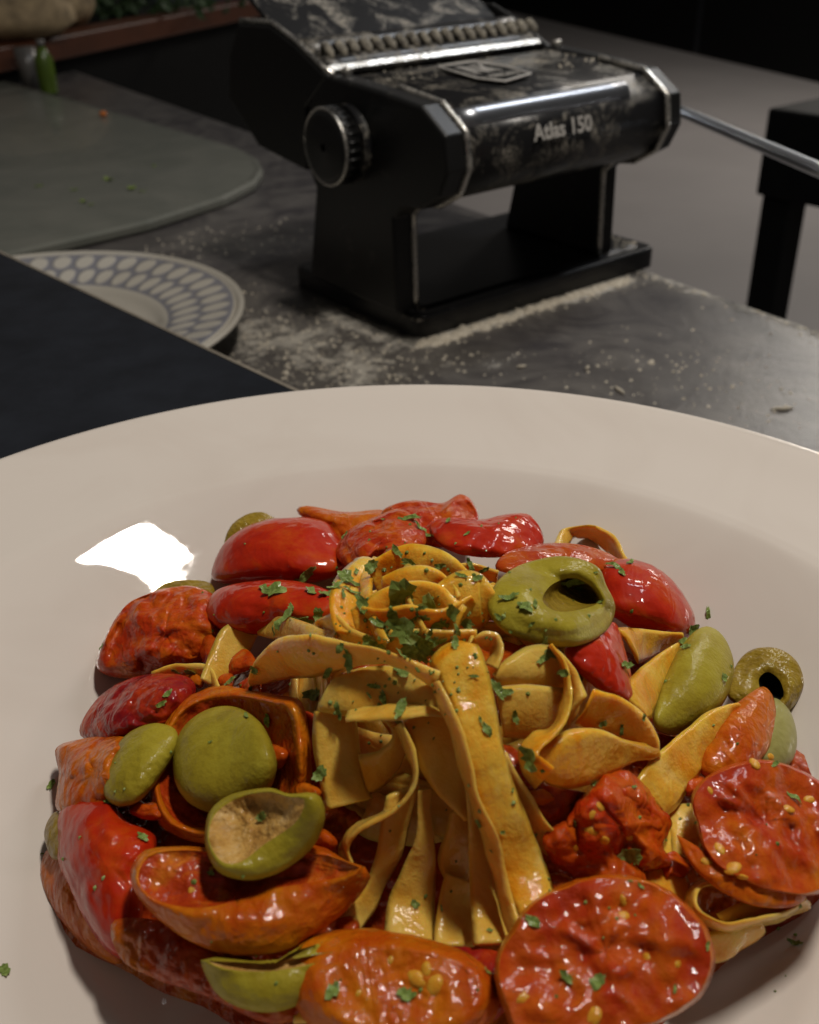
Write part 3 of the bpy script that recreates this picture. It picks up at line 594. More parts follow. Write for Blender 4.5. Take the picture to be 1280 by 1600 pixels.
for i, (bx_, by_, br) in enumerate(BITS):
    near = min(HL, key=lambda q: math.hypot(q[0]-bx_, q[1]-by_)+(1e4 if q[3] > 1 else 0)); near[3] += 1
    k_ = random.randint(6, 8); ol_ = [(bx_+br*random.uniform(.55, 1.15)*math.cos(2*math.pi*j/k_), by_+br*.8*random.uniform(.55, 1.15)*math.sin(2*math.pi*j/k_)) for j in range(k_)]
    body('tomato_bit', ol_, random.uniform(.0, .25), .3, ' '.join((('small' if near[3] == 1 else 'other small')+' diced tomato bit next to the '+near[2]).split()[:16]).rstrip(','), 'tomato bit', random.choice(('tomato', 'tomato_orange', 'tomato_pulp')), 'small diced tomato bits in the sauce', amp=.12, crease=.05)
O = {}
O[1] = olv([(344,858),(354,825),(380,803),(410,799),(434,812),(420,850),(360,880)], -.25, .5, 'olive half peeping from behind the round shiny tomato', mt='olive_brown', amp=.06)
O[2] = olv([(232,938),(258,912),(300,906),(332,914),(330,945),(270,960)], .25, .35, 'flat olive scrap on top of the crumpled tomato skin', mt='olive_brown', amp=.06)
O[3] = olv([(158,1228),(174,1180),(200,1146),(240,1130),(274,1140),(276,1172),(248,1218),(215,1254),(178,1258)], .75, .6, 'shiny olive piece lying between two tomatoes at the left', amp=.05)
O[4] = olv([(270,1190),(284,1140),(320,1110),(365,1104),(406,1128),(430,1175),(430,1215),(406,1252),(360,1272),(310,1264),(279,1235)], .85, .95, 'whole smooth green olive resting in the square tomato cup', amp=.02, fine=.003, crease=0)
O[5] = olv([(320,1297),(330,1264),(365,1240),(420,1231),(452,1240),(495,1240),(508,1275),(490,1322),(440,1362),(390,1376),(343,1364),(323,1330)], 1.9, .65, 'halved olive with its pale crumbly cut face up, lower left', amp=.03,
           inner=[(327,1297),(340,1268),(375,1246),(420,1238),(452,1246),(476,1250),(462,1285),(415,1318),(378,1346),(350,1348),(331,1325)], imat='olive_flesh', sink=.16, iamp=.2, lip=.02)
O[6] = olv([(314,1492),(360,1500),(430,1500),(475,1488),(480,1470),(521,1470),(519,1510),(492,1552),(440,1580),(380,1577),(334,1547)], .6, .6, 'lowest olive slice, a green boat shape under the open tomato', amp=.03,
           inner=[(322,1497),(360,1504),(430,1505),(476,1494),(490,1477),(516,1475),(513,1494),(472,1510),(400,1518),(345,1512)], imat='olive_flesh', sink=.14, iamp=.06, lip=.02, cxy=(425,1509))
O[7] = olv([(763,938),(780,905),(820,880),(880,869),(932,884),(948,915),(962,950),(946,987),(900,1010),(840,1007),(790,988),(766,962)], .8, .75, 'cut olive ring with herbs in its hole near the crown', mt='olive', amp=.07,
           inner=[(848,938),(862,914),(895,903),(926,918),(936,940),(908,952),(870,955)], imat='olive_brown', sink=1.0, iamp=.04)
O[8] = olv([(1020,1120),(1035,1070),(1064,1010),(1100,979),(1131,995),(1147,1040),(1136,1090),(1105,1127),(1060,1148),(1029,1142)], .6, .85, 'large whole green olive at the right of the nest', amp=.03, fine=.004)
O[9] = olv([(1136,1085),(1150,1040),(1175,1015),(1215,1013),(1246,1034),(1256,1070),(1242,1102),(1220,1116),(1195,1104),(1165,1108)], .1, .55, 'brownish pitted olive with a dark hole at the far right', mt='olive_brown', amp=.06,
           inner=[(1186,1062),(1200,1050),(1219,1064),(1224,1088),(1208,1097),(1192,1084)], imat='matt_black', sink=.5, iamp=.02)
O[10] = olv([(1180,1115),(1208,1090),(1235,1112),(1246,1155),(1236,1192),(1205,1204),(1178,1185)], .15, .6, 'pale grey green olive under the dark pitted one at far right', mt='olive_pale', amp=.02)
O[11] = olv([(69,1302),(84,1270),(104,1276),(106,1332),(82,1342)], .15, .35, 'olive scrap wedged behind the long red tomato at far left', mt='olive_brown', amp=.03)
# ------------------------------------------------------------------ bring the food into one BVH so that flakes and seeds rest on it
bpy.context.view_layer.update()
def bvh(objs):
    V = []; Fc = []
    for o in objs:
        o_ = len(V); mw = o.matrix_world
        V += [mw @ v.co for v in o.data.vertices]; Fc += [tuple(i+o_ for i in p.vertices) for p in o.data.polygons]
    return BVHTree.FromPolygons(V, Fc)
BV = bvh(FOOD+[plate])
import bisect
HOSTS = FOOD+[plate]; CUM = list(np.cumsum([len(o.data.polygons) for o in HOSTS]))
def host_of(i):
    o = HOSTS[bisect.bisect_right(CUM, i)]
    return o.parent if o.parent else o
def cast(px, py, tree=BV):
    d = ray(px, py).normalized(); h = tree.ray_cast(CAM*S, d)
    if h[0] is None: return None
    nrm = h[1]
    if nrm.dot(d) > 0: nrm = -nrm
    cast.last = host_of(h[2]) if tree is BV else None
    return h[0]/S, nrm
def seed_mesh():
    vs = []; fs = []
    for i in range(7):
        f = i/6; z = math.sin((f-.5)*math.pi); r = math.cos((f-.5)*math.pi)+1e-3
        for k in range(10): a = k*math.pi/5; vs.append((r*math.cos(a)*.5*(1+.25*math.sin(f*3)), z*.85, r*math.sin(a)*.3))
    for i in range(6):
        for k in range(10): fs.append((i*10+k, i*10+(k+1) % 10, (i+1)*10+(k+1) % 10, (i+1)*10+k))
    me = bpy.data.meshes.new('seed'); me.from_pydata([(a*S, b*S, c*S) for a, b, c in vs], [], fs); me.materials.append(M['seed'])
    me.polygons.foreach_set('use_smooth', [True]*len(me.polygons)); return me
SM = seed_mesh()
def seed(rt, px, py, size):
    h = cast(px, py)
    if h is None: return
    p, n = h; o = bpy.data.objects.new('seed', SM); COL.objects.link(o); o.parent = rt
    q = n.to_track_quat('Z', 'Y'); ro = q.to_matrix() @ Matrix.Rotation(random.uniform(0, 6.28), 3, 'Z')
    o.matrix_basis = Matrix.Translation((p-n*size*.06)*S-rt.location) @ ro.to_4x4() @ Matrix.Scale(size*.48, 4)
for px, py, s in ((650,1530,.42),(678,1540,.42),(665,1515,.3),(560,1552,.16),(610,1500,.2)): seed(T[14][0], px, py, s)
for px, py, s in ((975,1432,.34),(972,1408,.24),(818,1560,.4),(925,1588,.42),(1010,1495,.22),(1060,1505,.2)): seed(T[15][0], px, py, s)
for px, py, s in ((1230,1262,.34),(1180,1192,.34),(1205,1182,.26),(1265,1248,.3),(1110,1235,.2)): seed(T[16][0], px, py, s)
for px, py, s in ((1125,1325,.32),(1145,1355,.4),(1105,1345,.26),(1160,1372,.24)): seed(T[17][0], px, py, s)
for px, py, s in ((925,1300,.32),(945,1315,.28),(900,1325,.22)): seed(T[19][0], px, py, s)
for px, py, s in ((940,1260,.3),(925,1272,.24),(985,1310,.22)): seed(T[18][0], px, py, s)
for px, py, s in ((330,1360,.2),(300,1390,.2)): seed(T[13][0], px, py, s)
# ------------------------------------------------------------------ parsley
def leaf(seed_, L, Wd, thick=.028):
    rnd = random.Random(seed_); k = 16; out = []
    for i in range(k):
        a = 2*math.pi*i/k; r = 1*(1-.28*rnd.random())*(1 if i % 2 else rnd.uniform(.65, 1.0)); out.append((math.cos(a)*L/2*r, math.sin(a)*Wd/2*r))
    vs = []; fs = []; cx = rnd.uniform(-.3, .3); cy = rnd.uniform(-.2, .5)
    def zz(x, y): return .35*cy*(x/L*2)**2*L*.4 + .25*abs(y)*(1 if rnd else 1) + .06*math.sin(x*9/L+cx*9)*L
    for sgn in (1, -1):
        for ring in (0, .5, 1):
            if ring == 0: vs.append((0, 0, zz(0, 0)+sgn*thick/2))
            else:
                for x, y in out: x, y = x*ring, y*ring; vs.append((x, y, zz(x, y)+sgn*thick/2*(1 if ring < 1 else .5)))
    h = 1+2*k
    for b_, fl in ((0, 0), (h, 1)):
        for i in range(k):
            j = (i+1) % k; t = (b_, b_+1+i, b_+1+j); fs.append(t[::-1] if fl else t)
            q_ = (b_+1+i, b_+1+k+i, b_+1+k+j, b_+1+j); fs.append(q_[::-1] if fl else q_)
    for i in range(k): j = (i+1) % k; fs.append((1+k+i, h+1+k+i, h+1+k+j, 1+k+j))
    me = bpy.data.meshes.new('parsley_flake'); me.from_pydata([(a*S, b*S, (c)*S) for a, b, c in vs], [], fs); me.materials.append(M['parsley'])
    return me
LV = [leaf(i, 1.0, random.choice((.28, .4, .5, .62, .75))) for i in range(14)]
def flake(px, py, size, label, group, rot=None, lift=.02, wob=.45):
    h = cast(px, py)
    if h is None: return
    p, n = h; t = (p-CAM).dot(FW); s = size*t/FP
    n = (n + Vector((random.uniform(-1, 1), random.uniform(-1, 1), random.uniform(-1, 1)))*wob*.6 + (CAM-p).normalized()*.25).normalized()
    o = bpy.data.objects.new('parsley_flake', random.choice(LV)); COL.objects.link(o)
    q = n.to_track_quat('Z', 'Y').to_matrix() @ Matrix.Rotation(random.uniform(0, 6.28) if rot is None else rot, 3, 'Z')
    o.matrix_basis = Matrix.Translation((p+n*(lift+.04*s))*S) @ q.to_4x4() @ Matrix.Scale(s*(1.5 if (group or '').endswith('crown') else 1.35), 4)
    o['label'] = label; o['category'] = 'herb flake'; o['group'] = group
    if label.startswith('@'): FL.append((o, cast.last, 'large' if size >= 30 else 'medium' if size >= 20 else 'tiny', px))
FL = []
crown = [(430,925,34),(413,921,20),(485,925,24),(507,930,30),(455,950,14),(525,918,30),(547,912,34),(568,945,34),(624,932,52),(614,962,36),(630,985,42),(590,975,26),(600,984,34),(660,950,22),(672,948,40),(706,955,42),(682,978,36),(656,962,20),(726,970,30),(642,1012,34),(660,1010,36),(650,998,26),(668,1018,30),(655,1022,30),(676,1004,24),(595,1012,34),(545,1030,40),(532,1012,18),(512,1048,28),(628,1048,28),(626,1024,22),(712,1008,26),(540,905,26),(535,930,22),(548,925,24),(555,895,22),(580,885,20),(620,862,20),(640,880,22),(690,885,20),(735,884,26),(757,890,20),(720,900,18),(745,905,16),(700,975,24),(715,985,20),(668,965,18),(645,970,22),(608,998,20),(575,1000,18),(640,1000,24),(635,1020,20),(672,990,18),(690,1000,18),(445,970,36),(475,968,32),(497,960,18),(430,985,18)]
front = [(495,1085,46),(530,1108,34),(585,1072,22),(600,1090,22),(626,1110,38),(622,1130,18),(577,1087,12),(740,1057,18),(778,1078,34),(790,1082,22),(760,1140,24),(750,1125,12),(398,1045,16),(392,1075,18),(360,1065,22),(300,1050,18),(275,1048,14),(830,1185,38),(970,1140,24),(930,1225,28),(805,1120,24),(850,1005,34),(862,1022,26),(848,1030,24),(884,1052,26),(750,1285,14),(785,1300,8),(835,1305,14),(500,1210,24),(690,1420,12),(648,1412,14),(765,1455,10),(800,1235,8),(770,1330,8),(940,1130,14),(1005,1120,12),(990,1230,14)]
toms = [(480,896,32),(468,905,18),(540,838,20),(640,812,38),(655,825,22),(667,836,18),(700,815,14),(420,1125,20),(385,1120,18),(985,1335,34),(975,1040,30),(960,886,32),(972,896,20),(985,880,18),(940,940,14),(1065,1002,20),(1080,985,26),(1130,1060,14),(1072,1012,14),(222,1310,18),(330,1365,12),(1240,1248,24),(1210,1195,16),(1055,1547,18),(832,1440,28),(885,1525,24),(935,1535,26),(635,1555,26),(520,1550,30),(1105,1478,14),(190,1270,16),(170,1255,18),(895,905,34),(905,918,24),(797,935,32),(820,950,26),(835,945,18),(410,1275,18),(250,1100,18),(262,1085,18),(900,1285,14),(1000,1385,12),(985,1378,10),(760,1520,14),(330,1160,8),(1090,1285,10),(780,965,16),(830,975,12),(930,895,10),(730,835,12),(600,812,10)]
on_plate = [(1107,960,24,'dark parsley flake on the rim just right of the round tomato'),(80,1228,18,'curled parsley flake on the plate at the far left, beside the orange tomato'),(1243,1475,24,'lone parsley flake on the white plate below the hairpin loop'),(8,1518,20,'lone parsley flake on the plate at the lower left border'),(160,1012,12,'tiny parsley flake on the plate next to the crumpled skin'),(68,1335,9,'tiny dark speck of herb on the plate at lower left')]
for x, y, s in crown: flake(x, y, s, '@', 'parsley flakes on the crown')
for x, y, s in front: flake(x, y, s, '@', 'parsley flakes on the front strands', wob=.25)
for x, y, s in toms: flake(x, y, s, '@', 'parsley flakes on the tomatoes and olives', wob=.25)
for x, y, s, l in on_plate: flake(x, y, s, l, 'parsley flakes on the plate', wob=.5)
by = {}
for o, host, sz, px in FL: by.setdefault((host.name, sz), []).append((px, o, host))
for (hn, sz), L in by.items():
    L.sort(key=lambda q: q[0]); k = len(L)
    for i, (px, o, host) in enumerate(L):
        w_ = '' if k == 1 else ('left ' if i == 0 else 'right ') if k == 2 else 'leftmost ' if i == 0 else 'rightmost ' if i == k-1 else 'middle '
        hl = 'the white plate' if host is plate else 'the ' + host['label']
        o['label'] = ' '.join((w_ + sz + ' parsley flake on ' + hl).split()[:16]).rstrip(',')
# fine herb dust: too small to count
vs = []; fs = []
for i in range(240):
    if i < 150: x, y = random.gauss(650, 90), random.gauss(985, 70)
    else: x, y = random.uniform(90, 1250), random.uniform(820, 1580)
    h = cast(x, y)
    if h is None: continue
    p, n = h
    if math.hypot(p.x-RC.x, p.y-RC.y) > 7.4: continue
    r = random.uniform(.02, .055); t = n.orthogonal().normalized(); b_ = n.cross(t); o_ = len(vs); a0 = random.random()*6; el = random.uniform(.4, 1)
    for k in range(5): a = a0+k*1.2566; vs.append(p+n*.006+t*math.cos(a)*r+b_*math.sin(a)*r*el)
    vs.append(p+n*(.03+r*.4)); fs += [(o_+k, o_+(k+1) % 5, o_+5) for k in range(5)]
tag(mesh('herb_specks', vs, fs, M['parsley'], smooth=False), 'fine specks of chopped herb over pasta and tomatoes', 'herbs', kind='stuff')
# ------------------------------------------------------------------ pasta machine
mc = empty('pasta_machine', MF(9.7, 6.3, 0)); tag(mc, 'black and chrome hand cranked pasta machine dusted with flour, behind the plate', 'pasta machine')
def mpart(name, vf, mt, smooth=False, parent=None, bev=0):
    o = mesh(name, vf[0], vf[1], M[mt], parent or mc, smooth)
    if bev: b_ = o.modifiers.new('bevel', 'BEVEL'); b_.width = bev*S; b_.segments = 3; b_.limit_method = 'ANGLE'
    return o
def rrect(x0, x1, y0, y1, r, n=5):
    P_ = []
    for cx, cy, a in ((x1-r, y0+r, -90), (x1-r, y1-r, 0), (x0+r, y1-r, 90), (x0+r, y0+r, 180)):
        for k in range(n+1): t = math.radians(a+90*k/n); P_.append((cx+r*math.cos(t), cy+r*math.sin(t)))
    return P_
def stack(levels):   # levels: (outline, z)
    vs = []; fs = []; n = len(levels[0][0])
    for ol, z in levels: vs += [MF(x, y, z) for x, y in ol]
    for l in range(len(levels)-1):
        for k in range(n): fs.append((l*n+k, l*n+(k+1) % n, (l+1)*n+(k+1) % n, (l+1)*n+k))
    fs.append(tuple(range(n))[::-1]); fs.append(tuple(range((len(levels)-1)*n, len(levels)*n))); return vs, fs
LX, LY = 19.4, 12.5
mpart('base_plate', stack([(rrect(0, LX, 0, LY, .8), .02), (rrect(0, LX, 0, LY, .8), 1.15), (rrect(.15, LX-.15, .15, LY-.15, .7), 1.3), (rrect(.75, LX-.75, .75, LY-.75, .5), 1.25), (rrect(.95, LX-.95, .95, LY-.95, .4), 1.3), (rrect(1.1, LX-1.1, 1.1, LY-1.1, .4), 1.38)]), 'black_base', bev=.06)
# end panels: leg and body outline seen from the side
legp = [(.95, 1.38), (1.05, 6.5), (.3, 7.15), (-1.2, 7.35), (-2.7, 8.2), (-3.35, 9.5), (-3.1, 11.1), (-1.35, 12.2), (2.0, 12.55), (6.2, 12.8), (7.6, 12.4), (8.6, 10.5), (9.0, 8.0), (8.2, 6.8), (9.5, 1.38)]
XL, XR = .55, 15.0
for x0, x1 in ((XL-1.25, XL), (XR, XR+1.2)):
    s_ = mpart('side_panel', prism(legp, MF, x0, x1, .12), 'black_clean', bev=.15)
for x in (XL+.02, XR-.05):      # bright edge strips
    pts = [MF(x, y-.02, z) for y, z in legp[:9]]; sm = []
    for i in range(len(pts)-1):
        for k in range(6): sm.append(pts[i].lerp(pts[i+1], k/6))
    sm.append(pts[-1]); mpart('chrome_edge', tube(sm, .17, 8), 'chrome', True)
# roller cover between the panels
cov_ = [(-1.2, 7.5), (-2.6, 8.35), (-3.2, 9.5), (-3.05, 10.6), (-2.75, 11.2), (-2.2, 11.75), (-1.3, 12.1), (-1.2, 8)]
cp = cr([(-1.0, 7.6), (-1.9, 7.75), (-2.75, 8.5), (-3.15, 9.5), (-3.05, 10.6), (-2.6, 11.3), (-1.3, 12.05)], 5)
bod = [tuple(p) for p in cp] + [(2.0, 12.4), (6.0, 12.65), (7.4, 12.2), (8.3, 10.5), (8.3, 8.6), (6.8, 7.9), (2.0, 7.6)]
mpart('roller_cover', prism(bod, MF, XL+.02, XR-.02), 'black', True).data.polygons.foreach_get
mpart('cover_highlight', tube([MF(XL+.25+k*(XR-XL-2.9)/10, -2.12, 11.38) for k in range(11)], .62, 24), 'strip', True)  # pale bar in place of the highlight along the cover's rounded edge
# knob at the left end
kc = (4.6, 9.7)
def disc(xs, rs, n=40, knurl=0.0):
    vs = []; fs = []
    for x, r in zip(xs, rs):
        for k in range(n): a = 2*math.pi*k/n; rr = r*(1+(knurl if k % 2 else 0)); vs.append(MF(x, kc[0]+rr*math.cos(a), kc[1]+rr*math.sin(a)))
    for i in range(len(xs)-1):
        for k in range(n): fs.append((i*n+k, i*n+(k+1) % n, (i+1)*n+(k+1) % n, (i+1)*n+k))
    fs.append(tuple(range(n))); fs.append(tuple(range((len(xs)-1)*n, len(xs)*n))[::-1]); return vs, fs
mpart('knob_collar', disc([-.6, -1.2], [1.95, 1.9]), 'black', True, bev=.08)
kn = mpart('adjusting_knob', disc([-1.2, -1.3, -2.2, -2.35, -2.38, -2.39], [1.5, 1.85, 1.9, 1.75, 1.5, .2], 48), 'black_clean', True)
U = random.uniform
mpart('knob_ring', tube([MF(-2.22, kc[0]+1.88*math.cos(a_*math.pi/16), kc[1]+1.88*math.sin(a_*math.pi/16)) for a_ in range(33)], .09, 8), 'chrome', True)
for a_ in range(28): t_ = a_*math.pi/14; mpart('grip_rib', tube([MF(x_, kc[0]+1.87*math.cos(t_), kc[1]+1.87*math.sin(t_)) for x_ in (-1.35, -2.1)], .09, 6), 'black_clean', True)
# hopper and wings at the back
hop = [(6.4, 12.7), (9.2, 14.0), (11.6, 14.8), (15.0, 14.7), (16.4, 13.0), (17.0, 10.5), (14.0, 8.2), (9.0, 7.6), (8.6, 11.0)]
mpart('hopper_end', prism(hop, MF, XL-1.3, XL-.9, .08), 'black_clean', bev=.1)
mpart('hopper_end', prism(hop, MF, XR+.3, XR+.7, .08), 'black_clean', bev=.1)
mpart('hopper_edge', tube([MF(XL-1.1, y, z+.05) for y, z in [(6.0, 12.8), (7.0, 13.1), (9.2, 14.1), (11.6, 14.9), (13.5, 14.85), (15, 14.8)]], .14, 8), 'chrome', True)
for i, (y, z, r, mt) in enumerate(((8.2, 12.7, .75, 'black'), (9.9, 13.3, .9, 'black'))):
    mpart('roller', tube([MF(XL-.6+k*(XR-XL+.9)/12, y, z) for k in range(13)], r, 20), mt, True)
mpart('hopper_plate', prism([(10.6, 13.9), (10.9, 13.75), (14.6, 15.9), (14.3, 16.05)], MF, XL-.8, XR+.2), 'black', bev=.05)
mpart('hopper_plate', prism([(12.2, 13.0), (15.8, 14.6), (15.8, 12), (12.2, 11.5)], MF, XL-.8, XR+.2), 'black_clean', bev=.05)
mpart('guard_bar', prism([(6.9, 12.9), (7.15, 13.15), (7.35, 12.95), (7.1, 12.75)], MF, XL-.6, XR+.2), 'chrome', bev=.03)
for k in range(19):           # comb of rounded teeth between guard and roller
    x = XL+.2+k*.83
    vs, fs = tube([MF(x, 7.9, 13.35), MF(x+.08, 8.25, 13.62), MF(x+.16, 8.7, 13.85), MF(x+.2, 9.1, 13.85)], [.14, U(.22, .3), U(.22, .3), .15], 10); mpart('tooth', (vs, fs), 'floury', True)
# screws
for x in (XL-.3, XR+.5):
    o = mpart('screw', tube([MF(x, 5.9, 12.75), MF(x, 5.9, 13.1), MF(x, 5.9, 13.15)], [.28, .28, .16], 12), 'chrome', True)
# crank
h0 = MF(XR+1.2, 1.2, 10.2)
hub = mpart('crank_hub', tube([MF(XR+.9, 1.2, 10.2), MF(XR+1.6, 1.2, 10.2)], .7, 20), 'black', True, bev=.06)
c0 = PD(1050, 168, 66.5); c1 = PD(1300, 274, 47)
pts = [h0, h0.lerp(c0, .7)] + [c0.lerp(c1, k/14) for k in range(15)]
cr_ = mpart('crank', tube(pts, .33, 14), 'steel', True)
# lettering and badge
def letters(txt, x, y, z, size, tiltdeg, mt='print', name='lettering', off=.02, sy=1.0):
    cu = bpy.data.curves.new(name, 'FONT'); cu.body = txt; cu.size = size*S; cu.extrude = .0002; cu.offset = off*S*.5; cu.align_x = 'CENTER'; cu.align_y = 'CENTER'
    to = bpy.data.objects.new(name, cu); COL.objects.link(to); dg = bpy.context.evaluated_depsgraph_get(); me = bpy.data.meshes.new_from_object(to.evaluated_get(dg)); bpy.data.objects.remove(to)
    me.materials.clear(); me.materials.append(M[mt]); o = bpy.data.objects.new(name, me); COL.objects.link(o); o.parent = mc
    t = math.radians(tiltdeg); up = YA*math.cos(t)+ZA*math.sin(t); n = XA.cross(up)
    R3 = Matrix((XA, up, n)).transposed(); o.matrix_basis = Matrix.Translation(MF(x, y, z)*S - mc.location) @ R3.to_4x4() @ Matrix.Diagonal((1, sy, 1, 1)); return o
letters('Atlas 150', 6.9, -3.27, 10.45, 1.08, 80, off=.05)
bx, by, bz = 6.6, 2.2, 12.60; bt = 2.5
letters('INK', bx-.05, by+.55, bz+.10, 1.15, bt+3, name='badge_letters', sy=2.2, off=.0); letters('MARCATO', bx+.1, by-1.25, bz+.0, .42, bt+3, name='badge_small_text', sy=1.6, off=.0)
ol = [(-1.6, 2.1), (.9, 2.2), (1.75, .4), (1.75, -1.5), (-.6, -2.1), (-1.45, -.9)]
t = math.radians(bt+3)
pv = [MF(bx+x*.97, by+y*.97*math.cos(t), bz+.02+y*.97*math.sin(t)) for x, y in ol]; pv += [p-ZA*.12 for p in pv]
mpart('badge_plate', (pv, [tuple(range(6))[::-1], tuple(range(6, 12))]+[(i, (i+1) % 6, 6+(i+1) % 6, 6+i) for i in range(6)]), 'matt_black')
vs, fs = tube([MF(bx+x, by+y*math.cos(t), bz+.02+y*math.sin(t)) for x, y in [ol[i % 6] if k == 0 else ((ol[i % 6][0]+ol[(i+1) % 6][0])/2, (ol[i % 6][1]+ol[(i+1) % 6][1])/2) for i in range(6) for k in (0, 1)]+[ol[0]]], .07, 6)
mpart('badge_frame', (vs, fs), 'print', True)
# flour stuck on the machine
vs = []; fs = []
def dust(n, f, r0, r1):
    for _ in range(n): lump(f(), random.uniform(r0, r1), vs, fs)
U = random.uniform
dust(60, lambda: MF(U(15.2, 18.6), U(1.0, 3.5), 1.36), .05, .17)
dust(60, lambda: MF(U(.0, 1.4), U(.15, 1.3), 1.0), .05, .18)
dust(50, lambda: MF(U(.3, 1.0), U(.5, 8), 1.37), .03, .08)
dust(90, lambda: MF(U(0, 19), U(.2, .7), .97), .03, .08)
dust(70, lambda: (lambda q: MF(U(.6, 15.5), q, 12.4+.06*(q-2)))(U(3.5, 6.2)), .02, .07)
dust(50, lambda: (lambda q: MF(U(11, 15.5), q, 12.4+.05*(q-2)))(U(1, 6.2)), .03, .1)
tag(mesh('flour_dust', vs, fs, M['flour'], mc), kind='stuff')
# ------------------------------------------------------------------ blue rimmed plate
bc = Vector((-20.3, 52.1, 0)); m, nt, b = mat('blue_printed_china')
sx = nd(nt, 'ShaderNodeSeparateXYZ'); nt.links.new(coords(nt), sx.inputs[0]); X_, Y_ = sx.outputs[0], sx.outputs[1]
rr = mth(nt, 'MULTIPLY', mth(nt, 'SQRT', mth(nt, 'ADD', mth(nt, 'MULTIPLY', X_, X_), mth(nt, 'MULTIPLY', Y_, Y_))), 100.0)
an_ = mth(nt, 'DIVIDE', mth(nt, 'ARCTAN2', Y_, X_), 2*math.pi)
def ovals(r0, hw, N, ph):
    fx = mth(nt, 'SUBTRACT', mth(nt, 'FRACT', mth(nt, 'ADD', mth(nt, 'MULTIPLY', an_, float(N)), ph+10.0)), .5)
    fy = mth(nt, 'DIVIDE', mth(nt, 'SUBTRACT', rr, r0), hw)
    dd = mth(nt, 'ADD', mth(nt, 'MULTIPLY', mth(nt, 'MULTIPLY', fx, fx), 5.6), mth(nt, 'MULTIPLY', mth(nt, 'MULTIPLY', fy, fy), 1.0))
    mr = nd(nt, 'ShaderNodeMapRange'); mr.inputs[1].default_value = 1.05; mr.inputs[2].default_value = .6; nt.links.new(dd, mr.inputs[0]); return mr.outputs[0]
ov = mth(nt, 'MAXIMUM', ovals(8.5, .85, 46, 0), ovals(10.15, .85, 46, .5))
inband = mth(nt, 'MULTIPLY', mth(nt, 'GREATER_THAN', rr, 7.55), mth(nt, 'LESS_THAN', rr, 11.15))
colr = mixc(nt, ov, (.21, .21, .235), (.50, .47, .41))
colr = mixc(nt, inband, (.48, .45, .39), colr); nt.links.new(colr, b.inputs['Base Color']); sset(b, Roughness=.15, Coat_Weight=.4)
bump(nt, b, mth(nt, 'MULTIPLY', ov, inband), .4, .002)
bp = cr([(0, .65), (5, .65), (6.6, .75), (7.4, 1.15), (8.5, 1.45), (10, 1.75), (11.05, 1.95), (11.2, 1.85), (11.35, 1.95), (11.55, 2.05), (11.75, 1.98)], 5)
pf = [(max(.001, r), z) for r, z in bp]+[(11.75, 1.85)]+[(r, z-.35) for r, z in bp[::-1] if 5.2 < r < 11.5]+[(5.0, .02), (4.6, .02), (4.5, .35), (.001, .35)]
tag(mesh('blue_rimmed_plate', *lathe(pf, bc, 128), m), 'small china plate with two rows of pale ovals on its blue rim, half hidden', 'plate')
# ------------------------------------------------------------------ cutting board
m, nt, b = mat('frosted_board'); 
n_ = nz(nt, 14, 5, .6, 1.0); n2_ = nz(nt, 60, 6, .7, .5)
c_ = mixc(nt, ramp(nt, n_, [(.35, 0), (.7, 1)]), (.12, .125, .105), (.16, .16, .135)); c_ = mixc(nt, ramp(nt, n2_, [(.58, 0), (.8, .5)]), c_, (.04, .045, .035)); nt.links.new(c_, b.inputs['Base Color']); sset(b, Roughness=.35, Coat_Weight=.2)
pp = [G(-260, 60, 1), G(0, 122, 1), G(200, 178, 1), G(375, 228, 1), G(402, 243, 1), G(411, 262, 1), G(398, 280, 1), G(350, 304, 1), G(230, 342, 1), G(125, 366, 1), G(0, 394, 1), G(-300, 450, 1)]
def flat_slab(P_, z0, z1, inset=.35):
    n = len(P_); c = sum(P_, Vector())/n; vs = []; fs = []
    for z, i in ((z0, .2), (z0+.2, 0), (z1-.2, 0), (z1, inset), (z1-.12, inset+.5), (z1-.12, inset+3)):
        for p in P_:
            d = (c-p); d.z = 0; d.normalize(); q_ = p+d*i; vs.append((q_.x, q_.y, z))
    for l in range(5):
        for k in range(n): fs.append((l*n+k, l*n+(k+1) % n, (l+1)*n+(k+1) % n, (l+1)*n+k))
    fs.append(tuple(range(n))[::-1]); fs.append(tuple(range(5*n, 6*n))); return vs, fs
cb = mesh('cutting_board', *flat_slab([Vector(p) for p in pp], .02, .85), m, smooth=False); tag(cb, 'frosted grey green cutting board with rounded corner, at upper left', 'cutting board')
for bi, (x, y, s) in enumerate(((168,276,.55),(205,290,.45),(222,294,.4),(240,255,.4),(130,310,.4),(115,292,.35),(142,315,.35),(60,286,.4))):
    p = G(x, y, 1.0); o = bpy.data.objects.new('parsley_flake', random.choice(LV)); COL.objects.link(o)
    o.matrix_basis = Matrix.Translation(Vector((p.x, p.y, .78))*S) @ Matrix.Rotation(random.uniform(0, 6), 4, 'Z') @ Matrix.Scale(s*2.4, 4)
    tag(o, ('largest blurred', 'middle blurred', 'blurred lower', 'blurred rightmost', 'small blurred', 'smallest blurred', 'blurred lowest', 'blurred leftmost')[bi]+' parsley flake lying on the cutting board', 'herb flake', 'parsley flakes on the cutting board')
